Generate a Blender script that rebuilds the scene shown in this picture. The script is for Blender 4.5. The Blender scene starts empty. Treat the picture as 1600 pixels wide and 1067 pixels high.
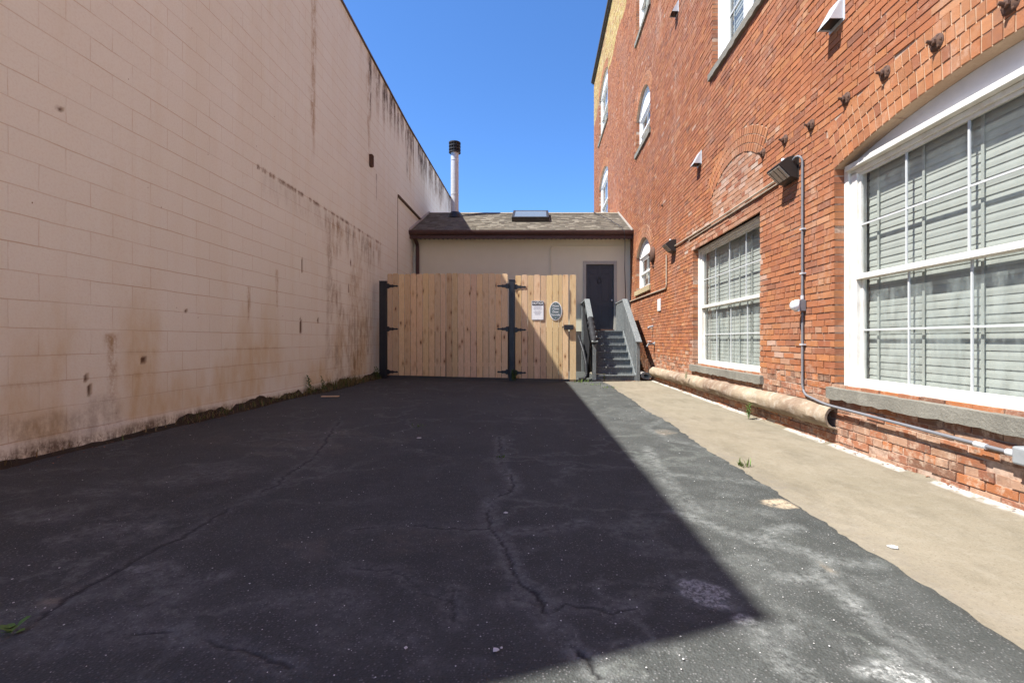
import bpy, math, random
import numpy as np
from mathutils import Vector, Matrix
random.seed(7)
RNG = np.random.default_rng(11)
R = math.radians
S = bpy.context.scene
C = S.collection

# ------------------------------------------------------------------ camera
F = 729.0; CX = 842.0; CY = 531.0
cam_d = bpy.data.cameras.new('camera'); cam = bpy.data.objects.new('camera', cam_d); C.objects.link(cam)
cam_d.sensor_fit = 'HORIZONTAL'; cam_d.sensor_width = 36.0; cam_d.lens = F / 1600 * 36
cam_d.shift_x = -42 / 1600; cam_d.shift_y = -2.5 / 1600
cam_d.clip_start = 0.05; cam_d.clip_end = 3000
cam.location = (0, 0, 1.0); cam.rotation_euler = (R(90), 0, 0)
S.camera = cam
# ------------------------------------------------------------------ sky, sun, exposure
SUN_D = Vector((0.588, 0.214, -1.0)).normalized()        # direction the light travels
w = bpy.data.worlds.new('World'); S.world = w; w.use_nodes = True
wn = w.node_tree; bg = wn.nodes['Background']
sky = wn.nodes.new('ShaderNodeTexSky'); sky.sky_type = 'NISHITA'; sky.sun_disc = False
sky.sun_elevation = math.asin(-SUN_D.z); sky.sun_rotation = math.atan2(-SUN_D.x, -SUN_D.y)
sky.air_density = 1.0; sky.dust_density = 0.0; sky.ozone_density = 3.0; sky.altitude = 1500
mulc = wn.nodes.new('ShaderNodeMix'); mulc.data_type = 'RGBA'; mulc.blend_type = 'MULTIPLY'; mulc.inputs[0].default_value = 1
wn.links.new(sky.outputs[0], mulc.inputs[6]); mulc.inputs[7].default_value = (.47, .70, .94, 1)
wn.links.new(mulc.outputs[2], bg.inputs[0]); bg.inputs[1].default_value = 0.078
sd = bpy.data.lights.new('sun', 'SUN'); sd.energy = 3.0; sd.angle = R(0.5); sd.color = (1.0, 0.97, 0.925)
sun = bpy.data.objects.new('sun', sd); C.objects.link(sun)
sun.rotation_euler = SUN_D.to_track_quat('-Z', 'Y').to_euler(); sun.location = (-8, -5, 15)
S.view_settings.view_transform = 'Standard'; S.view_settings.look = 'None'
S.view_settings.gamma = 1.0; S.view_settings.exposure = 1.95
S.cycles.max_bounces = 8; S.cycles.diffuse_bounces = 5; S.cycles.glossy_bounces = 4
S.cycles.transparent_max_bounces = 12; S.cycles.sample_clamp_indirect = 4.0
S.cycles.caustics_reflective = False; S.cycles.caustics_refractive = False

# ------------------------------------------------------------------ numpy noise
def _h(ix, iy, s):
    n = (ix.astype(np.int64) * 374761393 + iy.astype(np.int64) * 668265263 + s * 974634777) & 0x7fffffff
    n = ((n ^ (n >> 13)) * 1274126177) & 0x7fffffff
    return ((n ^ (n >> 16)) & 0xffff) / 65535.0
def vn(x, y, s=0):
    ix = np.floor(x); iy = np.floor(y); fx = x - ix; fy = y - iy
    fx = fx * fx * (3 - 2 * fx); fy = fy * fy * (3 - 2 * fy)
    a = _h(ix, iy, s); b = _h(ix + 1, iy, s); c = _h(ix, iy + 1, s); d = _h(ix + 1, iy + 1, s)
    return (a * (1 - fx) + b * fx) * (1 - fy) + (c * (1 - fx) + d * fx) * fy
def fbm(x, y, s=0, o=4):
    t = 0; a = .5; n = 0
    for i in range(o):
        t = t + a * vn(x * 2 ** i, y * 2 ** i, s + i * 17); n += a; a *= .5
    return t / n
def sstep(a, b, x):
    t = np.clip((x - a) / (b - a), 0, 1); return t * t * (3 - 2 * t)

# ------------------------------------------------------------------ materials
class NT:
    def __init__(s, name, rough=0.8, spec=0.3, metal=0.0):
        s.m = bpy.data.materials.new(name); s.m.use_nodes = True
        s.t = s.m.node_tree; s.b = s.t.nodes['Principled BSDF']
        s.b.inputs['Roughness'].default_value = rough
        s.b.inputs['Specular IOR Level'].default_value = spec
        s.b.inputs['Metallic'].default_value = metal
        s._co = None
    def n(s, typ, **kw):
        nd = s.t.nodes.new(typ)
        for k, v in kw.items(): setattr(nd, k, v)
        return nd
    def l(s, a, b): s.t.links.new(a, b)
    def put(s, sock, v):
        if isinstance(v, bpy.types.NodeSocket): s.l(v, sock)
        elif isinstance(v, (tuple, list)) and len(v) == 3 and sock.type == 'RGBA': sock.default_value = (*v, 1)
        else: sock.default_value = v
    @property
    def co(s):
        if s._co is None: s._co = s.n('ShaderNodeTexCoord').outputs['Object']
        return s._co
    def map(s, scale=(1, 1, 1), loc=(0, 0, 0), rot=(0, 0, 0), v=None):
        m = s.n('ShaderNodeMapping'); s.l(v or s.co, m.inputs[0])
        m.inputs['Scale'].default_value = scale; m.inputs['Rotation'].default_value = rot
        s.put(m.inputs['Location'], loc); return m.outputs[0]
    def noise(s, scale, detail=4, rough=.55, v=None, dist=0):
        nd = s.n('ShaderNodeTexNoise'); s.l(v or s.co, nd.inputs['Vector'])
        nd.inputs['Scale'].default_value = scale; nd.inputs['Detail'].default_value = detail
        nd.inputs['Roughness'].default_value = rough; nd.inputs['Distortion'].default_value = dist
        return nd.outputs['Fac']
    def vor(s, scale, v=None, feat='F1', out='Distance', rnd=1):
        nd = s.n('ShaderNodeTexVoronoi', feature=feat); s.l(v or s.co, nd.inputs['Vector'])
        nd.inputs['Scale'].default_value = scale; nd.inputs['Randomness'].default_value = rnd
        return nd.outputs[out]
    def ramp(s, f, stops):
        nd = s.n('ShaderNodeValToRGB'); s.l(f, nd.inputs[0]); e = nd.color_ramp.elements
        while len(e) < len(stops): e.new(.5)
        for el, (p, c) in zip(e, stops):
            el.position = p; el.color = (*c, 1) if isinstance(c, tuple) else (c, c, c, 1)
        return nd.outputs[0]
    def mr(s, f, a, b, c=0., d=1.):
        nd = s.n('ShaderNodeMapRange'); s.put(nd.inputs[0], f)
        for i, x in enumerate((a, b, c, d)): nd.inputs[i + 1].default_value = x
        return nd.outputs[0]
    def math(s, op, a, b=0.):
        nd = s.n('ShaderNodeMath', operation=op); s.put(nd.inputs[0], a); s.put(nd.inputs[1], b); return nd.outputs[0]
    def mix(s, f, a, b, mode='MIX'):
        nd = s.n('ShaderNodeMix', data_type='RGBA', blend_type=mode)
        s.put(nd.inputs['Factor'], f); s.put(nd.inputs['A'], a); s.put(nd.inputs['B'], b) if False else None
        s.put(nd.inputs[0], f); s.put(nd.inputs[6], a); s.put(nd.inputs[7], b)
        return nd.outputs[2]
    def attr(s, name, out='Color'):
        nd = s.n('ShaderNodeAttribute', attribute_name=name); return nd.outputs[out]
    def col(s, v): s.put(s.b.inputs['Base Color'], v)
    def rough(s, v): s.put(s.b.inputs['Roughness'], v)
    def bump(s, h, st=.5, d=.01):
        nd = s.n('ShaderNodeBump'); s.l(h, nd.inputs['Height']); nd.inputs['Strength'].default_value = st
        nd.inputs['Distance'].default_value = d; s.l(nd.outputs[0], s.b.inputs['Normal'])

def mat_brick():
    a = NT('brick', .88, .2)
    t = a.attr('tint'); n1 = a.noise(26, 6, .65); n2 = a.noise(1.1, 4); n3 = a.noise(150, 3, .6); n4 = a.noise(8, 4, .6)
    c = a.mix(a.mr(n1, .35, .75, 0, .42), t, (.26, .13, .08))
    c = a.mix(a.mr(n4, .56, .8, 0, .4), c, (.52, .33, .22))
    c = a.mix(a.mr(n2, .35, .7, 0, .3), c, (.34, .16, .10))
    c = a.mix(a.mr(n3, .62, .82, 0, .4), c, (.14, .08, .055))
    sx = a.n('ShaderNodeSeparateXYZ'); a.l(a.co, sx.inputs[0])
    low = a.mr(sx.outputs[2], .75, .45); n5 = a.noise(14, 6, .75)
    c = a.mix(a.math('MULTIPLY', low, a.mr(n5, .50, .62, 0, .65)), c, (.50, .38, .28))
    c = a.mix(a.math('MULTIPLY', low, a.mr(a.noise(7, 6, .75, a.map(loc=(5, 5, 5))), .54, .66, 0, .7)), c, (.16, .11, .08))
    c = a.mix(a.mr(a.noise(3.1, 7, .8, a.map(loc=(3, 1, 7))), .57, .66, 0, .5), c, (.50, .34, .24))
    c = a.mix(a.mr(a.noise(2.0, 7, .8, a.map(loc=(9, 2, 7))), .55, .68, 0, .5), c, (.20, .11, .08)); c = a.mix(a.mr(a.noise(.5, 6, .7, a.map(loc=(1, 8, 2))), .50, .66, 0, .38), c, (.22, .13, .10)); c = a.mix(a.mr(a.noise(.9, 8, .8, a.map((1, 1, .5), loc=(6, 6, 2))), .56, .68, 0, .4), c, (.48, .34, .26))
    a.col(c); a.bump(a.math('ADD', a.math('MULTIPLY', n1, .8), n3), .7, .005)
    return a.m
def mat_mortar():
    a = NT('mortar', .95, .1)
    n = a.noise(30, 5); n2 = a.noise(2.2, 3)
    c = a.ramp(n, [(.3, (.24, .155, .11)), (.7, (.50, .35, .26))])
    c = a.mix(a.mr(n2, .5, .65), c, (.42, .33, .26)); a.col(c)
    a.bump(n, .8, .006); return a.m
def mat_blocks():
    a = NT('painted_block', .78, .25)
    sx = a.n('ShaderNodeSeparateXYZ'); a.l(a.co, sx.inputs[0]); y = sx.outputs[1]; z = sx.outputs[2]
    nd = a.n('ShaderNodeTexNoise'); a.l(a.co, nd.inputs['Vector']); nd.inputs['Scale'].default_value = 3.5; nd.inputs['Detail'].default_value = 5
    nn = nd.outputs['Fac']
    cx = a.n('ShaderNodeCombineXYZ')
    dy = a.math('MULTIPLY', a.math('SUBTRACT', nn, .5), .018)
    a.l(a.math('ADD', a.math('ADD', y, .60), dy), cx.inputs[0]); a.l(a.math('ADD', a.math('ADD', z, 2.09 - .252 ), dy), cx.inputs[1])
    br = a.n('ShaderNodeTexBrick'); a.l(cx.outputs[0], br.inputs['Vector'])
    br.inputs['Scale'].default_value = 1.0; br.inputs['Brick Width'].default_value = .418; br.inputs['Row Height'].default_value = .209
    br.inputs['Mortar Size'].default_value = .0036; br.inputs['Mortar Smooth'].default_value = .35
    br.inputs['Color1'].default_value = (0, 0, 0, 1); br.inputs['Color2'].default_value = (1, 1, 1, 1); br.inputs['Mortar'].default_value = (.5, .5, .5, 1)
    br.inputs['Bias'].default_value = 0
    joint = br.outputs['Fac']
    base = a.mix(a.mr(a.noise(.35, 3), .3, .7), (.82, .90, .87), (.79, .86, .81))
    base = a.mix(a.math('MULTIPLY', br.outputs['Color'], .10), base, (.72, .70, .63))
    base = a.mix(a.mr(a.noise(55, 4), .45, .8, 0, .16), base, (.45, .36, .28))
    jm = a.math('MULTIPLY', joint, a.mr(a.noise(2.3, 5, .6), .42, .66, .03, .5))
    c = a.mix(jm, base, (.50, .36, .24))
    hz = a.math('ABSOLUTE', a.math('SUBTRACT', a.math('FRACT', a.math('ADD', a.math('MULTIPLY', a.math('ADD', z, dy), 1 / .209), .5 - .252 / .209 + 10)), .5))
    c = a.mix(a.math('MULTIPLY', a.mr(hz, .028, .008), a.mr(a.noise(1.1, 6, .7, a.map((1, .5, 3))), .42, .62, 0, .62)), c, (.50, .40, .27))
    st = a.n('ShaderNodeAttribute', attribute_name='stain'); sp = a.n('ShaderNodeSeparateColor'); a.l(st.outputs['Color'], sp.inputs[0])
    fine = a.noise(9, 6, .7, a.map((1, 1, .35))); fine2 = a.noise(40, 5, .7)
    c = a.mix(a.math('MULTIPLY', a.mr(sp.outputs[2], 0, 1), a.mr(fine, .3, .7, .4, 1)), c, (.62, .53, .33))
    c = a.mix(a.math('MULTIPLY', sp.outputs[0], a.mr(a.math('ADD', fine, a.math('MULTIPLY', fine2, .5)), .62, .86)), c, (.35, .24, .11))
    c = a.mix(a.math('MULTIPLY', sp.outputs[1], a.mr(a.math('ADD', fine, a.math('MULTIPLY', fine2, .5)), .6, .85)), c, (.09, .07, .055))
    sc = a.attr('scar', 'Fac')
    c = a.mix(sc, c, (.12, .08, .06))
    # small chips
    v = a.vor(5, a.map((1, 1.3, 1))); c = a.mix(a.math('MULTIPLY', a.mr(v, .045, .03), a.mr(a.noise(1.6, 2), .5, .55)), c, (.17, .11, .08))
    a.col(c)
    h = a.math('SUBTRACT', a.math('ADD', a.math('MULTIPLY', a.noise(60, 5, .6), .25), a.math('ADD', a.math('MULTIPLY', a.noise(5, 3), .5), a.math('MULTIPLY', br.outputs['Color'], .35))), a.math('MULTIPLY', joint, 1.3))
    a.bump(a.math('SUBTRACT', h, a.math('MULTIPLY', sc, 2)), .55, .009); return a.m
def mat_asphalt():
    a = NT('asphalt', .85, .3)
    p = a.n('ShaderNodeAttribute', attribute_name='wear'); sp = a.n('ShaderNodeSeparateColor'); a.l(p.outputs['Color'], sp.inputs[0])
    big = a.noise(.55, 5, .6); mid = a.noise(4, 6, .65); fine = a.noise(150, 3, .7)
    c = a.mix(a.mr(big, .3, .7), (.038, .042, .038), (.062, .067, .060))
    c = a.mix(a.mr(mid, .45, .8, 0, .6), c, (.108, .112, .104))
    v = a.vor(105); vc = a.vor(105, out='Color')
    c = a.mix(a.math('MULTIPLY', a.mr(v, .42, .12), a.mr(vc, .45, 1.0, 0, .8)), c, (.34, .33, .32))
    c = a.mix(a.mr(fine, .48, .72, 0, .6), c, (.018, .018, .019))
    vd = a.noise(2.4, 5, .6); dv_ = a.n('ShaderNodeCombineXYZ'); a.l(vd, dv_.inputs[0]); a.l(a.noise(2.1, 5, .6, a.map(loc=(7, 3, 1))), dv_.inputs[1])
    av = a.n('ShaderNodeVectorMath', operation='ADD'); a.l(a.co, av.inputs[0]); a.l(dv_.outputs[0], av.inputs[1])
    ed = a.vor(1.15, av.outputs[0], 'DISTANCE_TO_EDGE'); ed2 = a.vor(3.3, av.outputs[0], 'DISTANCE_TO_EDGE')
    msk = a.mr(a.noise(.8, 3, .6, a.map(loc=(4, 4, 4))), .42, .56)
    c = a.mix(a.math('MULTIPLY', a.math('MULTIPLY', a.mr(ed, .05, .004), msk), a.mr(a.noise(30, 5, .7), .35, .65, 0, .5)), c, (.19, .205, .18))
    c = a.mix(a.math('MULTIPLY', a.math('MULTIPLY', a.mr(ed2, .03, .004), sp.outputs[1]), .7), c, (.03, .03, .03))
    c = a.mix(a.math('MULTIPLY', a.mr(sp.outputs[1], 0, .6), a.mr(a.noise(26, 6, .75), .38, .66, 0, .8)), c, (.205, .215, .20))
    c = a.mix(a.math('MULTIPLY', a.mr(sp.outputs[1], .6, .95), a.mr(a.noise(60, 6, .75), .44, .6)), c, (.36, .37, .345))
    c = a.mix(a.math('MULTIPLY', sp.outputs[2], a.mr(a.noise(30, 4, .7), .3, .55)), c, (.40, .32, .22))
    c = a.mix(sp.outputs[0], c, (.02, .02, .019))
    a.col(c); a.rough(a.mr(mid, .3, .8, .72, .92))
    a.bump(a.math('ADD', a.math('MULTIPLY', v, -.7), a.math('MULTIPLY', fine, .8)), .8, .006); return a.m
def mat_concrete(name, c1, c2, c3, bsc=40, bst=.6, bd=.004, attr=False):
    a = NT(name, .9, .2)
    n1 = a.noise(1.4, 5, .6); n2 = a.noise(60, 5, .7); n3 = a.noise(9, 5, .65)
    c = a.mix(a.mr(n1, .3, .7), c1, c2); c = a.mix(a.mr(n3, .5, .8, 0, .5), c, c3); c = a.mix(a.mr(n2, .5, .8, 0, .4), c, tuple(x * .45 for x in c2))
    if attr:
        c = a.mix(a.mr(a.noise(3.2, 7, .75, a.map((1, .5, 1))), .48, .66, 0, .55), c, tuple(x * .62 for x in c2)); c = a.mix(a.mr(a.noise(120, 3, .8), .52, .7, 0, .5), c, tuple(x * 1.35 for x in c1)); c = a.mix(a.mr(a.noise(90, 3, .8, a.map(loc=(2, 2, 2))), .55, .7, 0, .55), c, tuple(x * .4 for x in c2))
        c = a.mix(a.mr(a.noise(16, 6, .8), .56, .68, 0, .5), c, (.15, .12, .08))
        p = a.n('ShaderNodeAttribute', attribute_name='wear'); sp = a.n('ShaderNodeSeparateColor'); a.l(p.outputs['Color'], sp.inputs[0])
        c = a.mix(a.math('MULTIPLY', sp.outputs[0], a.mr(a.noise(18, 5, .7), .35, .55)), c, (.52, .50, .47))
        c = a.mix(a.math('MULTIPLY', sp.outputs[1], a.mr(a.noise(14, 5, .7), .35, .65)), c, (.17, .15, .12))
    a.col(c); a.bump(a.math('ADD', a.noise(bsc, 6, .7), a.math('MULTIPLY', n2, .4)), bst, bd); return a.m
def mat_wood(name, c1, c2, knots=True, ring=(.42, .22, .10), worn=None, spec=.2):
    a = NT(name, .78, spec)
    rnd = a.attr('rnd', 'Fac'); t = a.attr('tint')
    off = a.n('ShaderNodeCombineXYZ')
    a.l(a.math('MULTIPLY', rnd, 37.), off.inputs[0]); a.l(a.math('MULTIPLY', rnd, 91.), off.inputs[2])
    mp = a.map((1, 1, 1), loc=off.outputs[0])
    g = a.noise(11, 5, .6, a.map((6, 6, .42), v=mp), 1.2); g2 = a.noise(60, 4, .6, a.map((5, 5, .25), v=mp))
    c = a.mix(a.mr(g, .3, .7), c1, c2); c = a.mix(a.mr(g2, .45, .7, 0, .5), c, tuple(x * .6 for x in c2))
    if knots:
        kv = a.map((9, 9, 3.6), v=mp); d = a.vor(1, kv); kc = a.vor(1, kv, out='Color')
        on = a.mr(kc, .30, .35)
        c = a.mix(a.math('MULTIPLY', a.mr(d, .40, .10, 0, .7), on), c, ring)
        c = a.mix(a.math('MULTIPLY', a.mr(d, .17, .09), on), c, (.16, .075, .035))
    if worn: c = a.mix(a.mr(a.noise(9, 6, .75, a.map((3, 3, 1))), .52, .68, 0, .7), c, worn)
    c = a.mix(1.0, c, t, 'MULTIPLY')
    a.col(c); a.bump(a.math('ADD', g, g2), .35, .004); return a.m
def mat_plain(name, c, rough=.5, metal=0., spec=.4, var=.15, ns=12, bump=.15, c2=None):
    a = NT(name, rough, spec, metal)
    n = a.noise(ns, 5, .65)
    a.col(a.mix(a.mr(n, .4, .75), c, c2 or tuple(x * (1 - var * 2) for x in c)))
    a.rough(a.mr(n, .3, .7, max(0, rough - .08), min(1, rough + .1)))
    if bump: a.bump(a.noise(ns * 5, 4), bump, .003)
    return a.m
def mat_glass(name, dirt=.35, tint=(.88, .89, .885)):
    m = bpy.data.materials.new(name); m.use_nodes = True; t = m.node_tree; t.nodes.clear()
    o = t.nodes.new('ShaderNodeOutputMaterial'); lw = t.nodes.new('ShaderNodeLayerWeight'); lw.inputs[0].default_value = .5
    pw = t.nodes.new('ShaderNodeMath'); pw.operation = 'POWER'; t.links.new(lw.outputs['Facing'], pw.inputs[0]); pw.inputs[1].default_value = 5
    fr = t.nodes.new('ShaderNodeMath'); fr.operation = 'MULTIPLY_ADD'; t.links.new(pw.outputs[0], fr.inputs[0]); fr.inputs[1].default_value = .9; fr.inputs[2].default_value = .06
    tr = t.nodes.new('ShaderNodeBsdfTransparent'); tr.inputs[0].default_value = (*tint, 1)
    gl = t.nodes.new('ShaderNodeBsdfGlossy'); gl.inputs['Roughness'].default_value = .03; gl.inputs[0].default_value = (1, 1, 1, 1)
    m1 = t.nodes.new('ShaderNodeMixShader'); t.links.new(fr.outputs[0], m1.inputs[0]); t.links.new(tr.outputs[0], m1.inputs[1]); t.links.new(gl.outputs[0], m1.inputs[2])
    df = t.nodes.new('ShaderNodeBsdfDiffuse'); df.inputs[0].default_value = (.42, .47, .44, 1)
    tc = t.nodes.new('ShaderNodeTexCoord'); mp = t.nodes.new('ShaderNodeMapping'); mp.inputs['Scale'].default_value = (1, 3.0, .9)
    n = t.nodes.new('ShaderNodeTexNoise'); n.inputs['Scale'].default_value = 2.2; n.inputs['Detail'].default_value = 8; n.inputs['Roughness'].default_value = .72
    t.links.new(tc.outputs['Object'], mp.inputs[0]); t.links.new(mp.outputs[0], n.inputs['Vector'])
    r = t.nodes.new('ShaderNodeMapRange'); t.links.new(n.outputs['Fac'], r.inputs[0]); r.inputs[1].default_value = .42; r.inputs[2].default_value = .72; r.inputs[3].default_value = .03; r.inputs[4].default_value = dirt
    m2 = t.nodes.new('ShaderNodeMixShader'); t.links.new(r.outputs[0], m2.inputs[0]); t.links.new(m1.outputs[0], m2.inputs[1]); t.links.new(df.outputs[0], m2.inputs[2])
    t.links.new(m2.outputs[0], o.inputs[0]); return m
def mat_leaf(name, c1, c2):
    a = NT(name, .6, .3); t = a.attr('tint')
    a.col(a.mix(1., a.mix(a.mr(a.noise(30, 3), .3, .7), c1, c2), t, 'MULTIPLY')); return a.m
def mat_shingle():
    a = NT('shingle', .92, .15); t = a.attr('tint'); n = a.noise(180, 3, .7)
    a.col(a.mix(a.mr(n, .4, .75, 0, .6), t, (.09, .08, .065))); a.bump(n, .6, .004); return a.m

M = dict(
    brick=mat_brick(), mortar=mat_mortar(), blocks=mat_blocks(), asphalt=mat_asphalt(),
    path=mat_concrete('path_concrete', (.235, .205, .15), (.185, .16, .112), (.28, .255, .20), attr=True, bst=.5),
    sill=mat_concrete('sill_stone', (.24, .225, .185), (.15, .14, .115), (.32, .30, .25), bsc=45, bst=.8, bd=.010),
    oldpipe=mat_concrete('weathered_pipe', (.36, .29, .20), (.17, .11, .075), (.60, .56, .48), bsc=22, bst=.9, bd=.012),
    stucco=mat_concrete('stucco', (.76, .72, .54), (.71, .67, .49), (.72, .68, .51), bsc=60, bst=.25, bd=.003),
    found=mat_concrete('foundation_block', (.09, .08, .07), (.06, .055, .05), (.12, .11, .10)),
    coping=mat_concrete('coping', (.16, .12, .09), (.1, .075, .055), (.3, .24, .19)),
    wood=mat_wood('fence_wood', (.80, .60, .37), (.68, .47, .26)),
    greywood=mat_wood('grey_painted_wood', (.17, .185, .183), (.12, .13, .13), knots=False, worn=(.38, .38, .35)),
    white=mat_plain('white_paint', (.80, .79, .75), .5, var=.07, ns=9, bump=.25),
    cream=mat_plain('cream_paint', (.72, .70, .64), .6, var=.08, ns=8, bump=.4, c2=(.58, .53, .45)),
    muntin=mat_plain('muntin_white', (.50, .51, .50), .45, var=.03, bump=0),
    panelgrey=mat_plain('pale_panel', (.62, .61, .62), .7, var=.06, ns=6, bump=.3),
    blind=mat_plain('blind_slat', (.41, .43, .385), .55, var=.05, ns=3, bump=0),
    dark=mat_plain('unlit_interior', (.035, .037, .04), .9, bump=0),
    black=mat_plain('black_metal', (.014, .014, .015), .42, metal=.0, spec=.5, var=.2),
    bronze=mat_plain('bronze_metal', (.028, .022, .018), .5, var=.2, spec=.4),
    brown=mat_plain('brown_gutter', (.085, .04, .03), .5, var=.15, spec=.35),
    rust=mat_plain('rusty_iron', (.075, .04, .028), .85, var=.25, ns=25, bump=.6, c2=(.15, .07, .035)),
    galv=mat_plain('galvanised', (.56, .57, .58), .42, metal=.15, var=.1, ns=14, bump=.1),
    conduit=mat_plain('grey_conduit', (.17, .17, .18), .6, metal=.0, var=.1),
    tan=mat_plain('painted_conduit', (.42, .34, .25), .6, var=.1),
    door=mat_plain('dark_door_paint', (.045, .047, .056), .45, var=.06, bump=.05),
    doorframe=mat_plain('door_trim', (.42, .40, .34), .55, var=.06),
    lens=mat_plain('lamp_lens', (.50, .45, .38), .25, var=.15, ns=40, bump=.4),
    plastic=mat_plain('white_plastic', (.72, .74, .76), .3, var=.04, bump=0),
    flash=mat_plain('roof_flashing', (.42, .38, .33), .6, var=.1),
    signwhite=mat_plain('sign_white', (.82, .82, .82), .35, var=.02, bump=0),
    signblack=mat_plain('sign_black', (.012, .012, .012), .4, var=.02, bump=0),
    signgreen=mat_plain('sign_grey_green', (.115, .145, .145), .28, var=.05, bump=0),
    signtext=mat_plain('sign_small_print', (.34, .34, .38), .5, var=.02, bump=0),
    mat_rub=mat_plain('mat_rubber', (.42, .41, .38), .8, var=.2, c2=(.6, .58, .53)),
    soil=mat_concrete('soil', (.055, .042, .028), (.035, .03, .018), (.12, .09, .05), bsc=60, bst=1, bd=.01),
    leaf=mat_leaf('weed_leaf', (.10, .17, .035), (.06, .12, .025)),
    dry=mat_leaf('dry_grass', (.24, .19, .09), (.15, .11, .05)),
    litter=mat_leaf('leaf_litter', (.22, .10, .05), (.10, .05, .03)),
    chip=mat_plain('pale_chip', (.62, .61, .58), .7, var=.1, bump=0),
    glass=mat_glass('window_glass', .16), glassd=mat_glass('dirty_window_glass', .42), skyglass=mat_glass('skylight_glass', .3, (.10, .12, .12)),
    shingle=mat_shingle(), trimdark=mat_plain('cornice_metal', (.06, .05, .04), .6),
    backwall=mat_plain('plain_brick', (.42, .19, .10), .9, var=.15, ns=5, bump=.3),
    dirt=mat_concrete('dirt_ground', (.20, .17, .13), (.13, .11, .08), (.26, .22, .17)),
    bounce_paving=mat_concrete('bounce_concrete', (.52, .50, .46), (.46, .44, .40), (.55, .53, .5)),
    steelgrey=mat_plain('dull_steel', (.27, .28, .28), .55, var=.1),
    blackcloth=mat_plain('black_cloth', (.012, .012, .014), .75, var=.2, ns=20, bump=.5),
)

# ------------------------------------------------------------------ objects
def tag(o, label=None, cat=None, group=None, kind=None):
    if label: o['label'] = label
    if cat: o['category'] = cat
    if group: o['group'] = group
    if kind: o['kind'] = kind
    return o
def thing(name, label, cat, loc, group=None):
    o = bpy.data.objects.new(name, None); C.objects.link(o); o.location = loc; o.empty_display_size = .1
    return tag(o, label, cat, group)
def base(o):
    p = Vector((0, 0, 0))
    while o is not None: p += o.location; o = o.parent
    return p
class MB:
    def __init__(s): s.v = []; s.f = []; s.t = []; s.r = []; s.mi = []; s.tint = (1, 1, 1); s.rn = 0.; s.m = 0
    def face(s, ids): s.f.append(tuple(ids)); s.t.append(s.tint); s.r.append(s.rn); s.mi.append(s.m)
    def add(s, vs, fs):
        b = len(s.v); s.v += [tuple(v) for v in vs]
        for f in fs: s.face([b + i for i in f])
        return s
    def box(s, x0, x1, y0, y1, z0, z1):
        return s.add([(x0, y0, z0), (x1, y0, z0), (x1, y1, z0), (x0, y1, z0), (x0, y0, z1), (x1, y0, z1), (x1, y1, z1), (x0, y1, z1)],
                     [(0, 3, 2, 1), (4, 5, 6, 7), (0, 1, 5, 4), (1, 2, 6, 5), (2, 3, 7, 6), (3, 0, 4, 7)])
    def obox(s, c, ax, ay, az):
        c = Vector(c); vs = []
        for k in (-1, 1):
            for i, j in ((-1, -1), (1, -1), (1, 1), (-1, 1)):
                vs.append(c + Vector(ax) * i + Vector(ay) * j + Vector(az) * k)
        return s.add(vs, [(0, 3, 2, 1), (4, 5, 6, 7), (0, 1, 5, 4), (1, 2, 6, 5), (2, 3, 7, 6), (3, 0, 4, 7)])
    def prism(s, poly, a0, a1, ax='x'):
        # poly: list of 2D points; extruded along axis ax
        def P(p, a):
            return {'x': (a, p[0], p[1]), 'y': (p[0], a, p[1]), 'z': (p[0], p[1], a)}[ax]
        n = len(poly); vs = [P(p, a0) for p in poly] + [P(p, a1) for p in poly]
        return s.add(vs, [tuple(range(n - 1, -1, -1)), tuple(range(n, 2 * n))] + [(i, (i + 1) % n, n + (i + 1) % n, n + i) for i in range(n)])
    def tube(s, pts, r, n=10, caps=True):
        pts = [Vector(p) for p in pts]; rs = r if isinstance(r, (list, tuple)) else [r] * len(pts)
        up = Vector((0, 0, 1)); rings = []
        for i, p in enumerate(pts):
            d = (pts[min(i + 1, len(pts) - 1)] - pts[max(i - 1, 0)]).normalized()
            u = up if abs(d.dot(up)) < .95 else Vector((1, 0, 0))
            a = d.cross(u).normalized(); b = a.cross(d).normalized()
            rings.append([p + (a * math.cos(t) + b * math.sin(t)) * rs[i] for t in [2 * math.pi * k / n for k in range(n)]])
        vs = [v for rg in rings for v in rg]; fs = []
        for i in range(len(pts) - 1):
            for k in range(n):
                fs.append((i * n + k, i * n + (k + 1) % n, (i + 1) * n + (k + 1) % n, (i + 1) * n + k))
        if caps: fs += [tuple(range(n - 1, -1, -1)), tuple(range((len(pts) - 1) * n, len(pts) * n))]
        return s.add(vs, fs)
    def lathe(s, prof, c, axis=(0, 0, 1), n=20):
        # prof: list of (radius, distance along axis)
        ax = Vector(axis).normalized(); u = Vector((0, 1, 0)) if abs(ax.y) < .9 else Vector((1, 0, 0))
        a = ax.cross(u).normalized(); b = ax.cross(a); c = Vector(c); vs = []; fs = []
        for (r, h) in prof:
            for k in range(n):
                t = 2 * math.pi * k / n; vs.append(c + ax * h + (a * math.cos(t) + b * math.sin(t)) * max(r, 1e-4))
        for i in range(len(prof) - 1):
            for k in range(n): fs.append((i * n + k, i * n + (k + 1) % n, (i + 1) * n + (k + 1) % n, (i + 1) * n + k))
        fs += [tuple(range(n - 1, -1, -1)), tuple(range((len(prof) - 1) * n, len(prof) * n))]
        return s.add(vs, fs)
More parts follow.
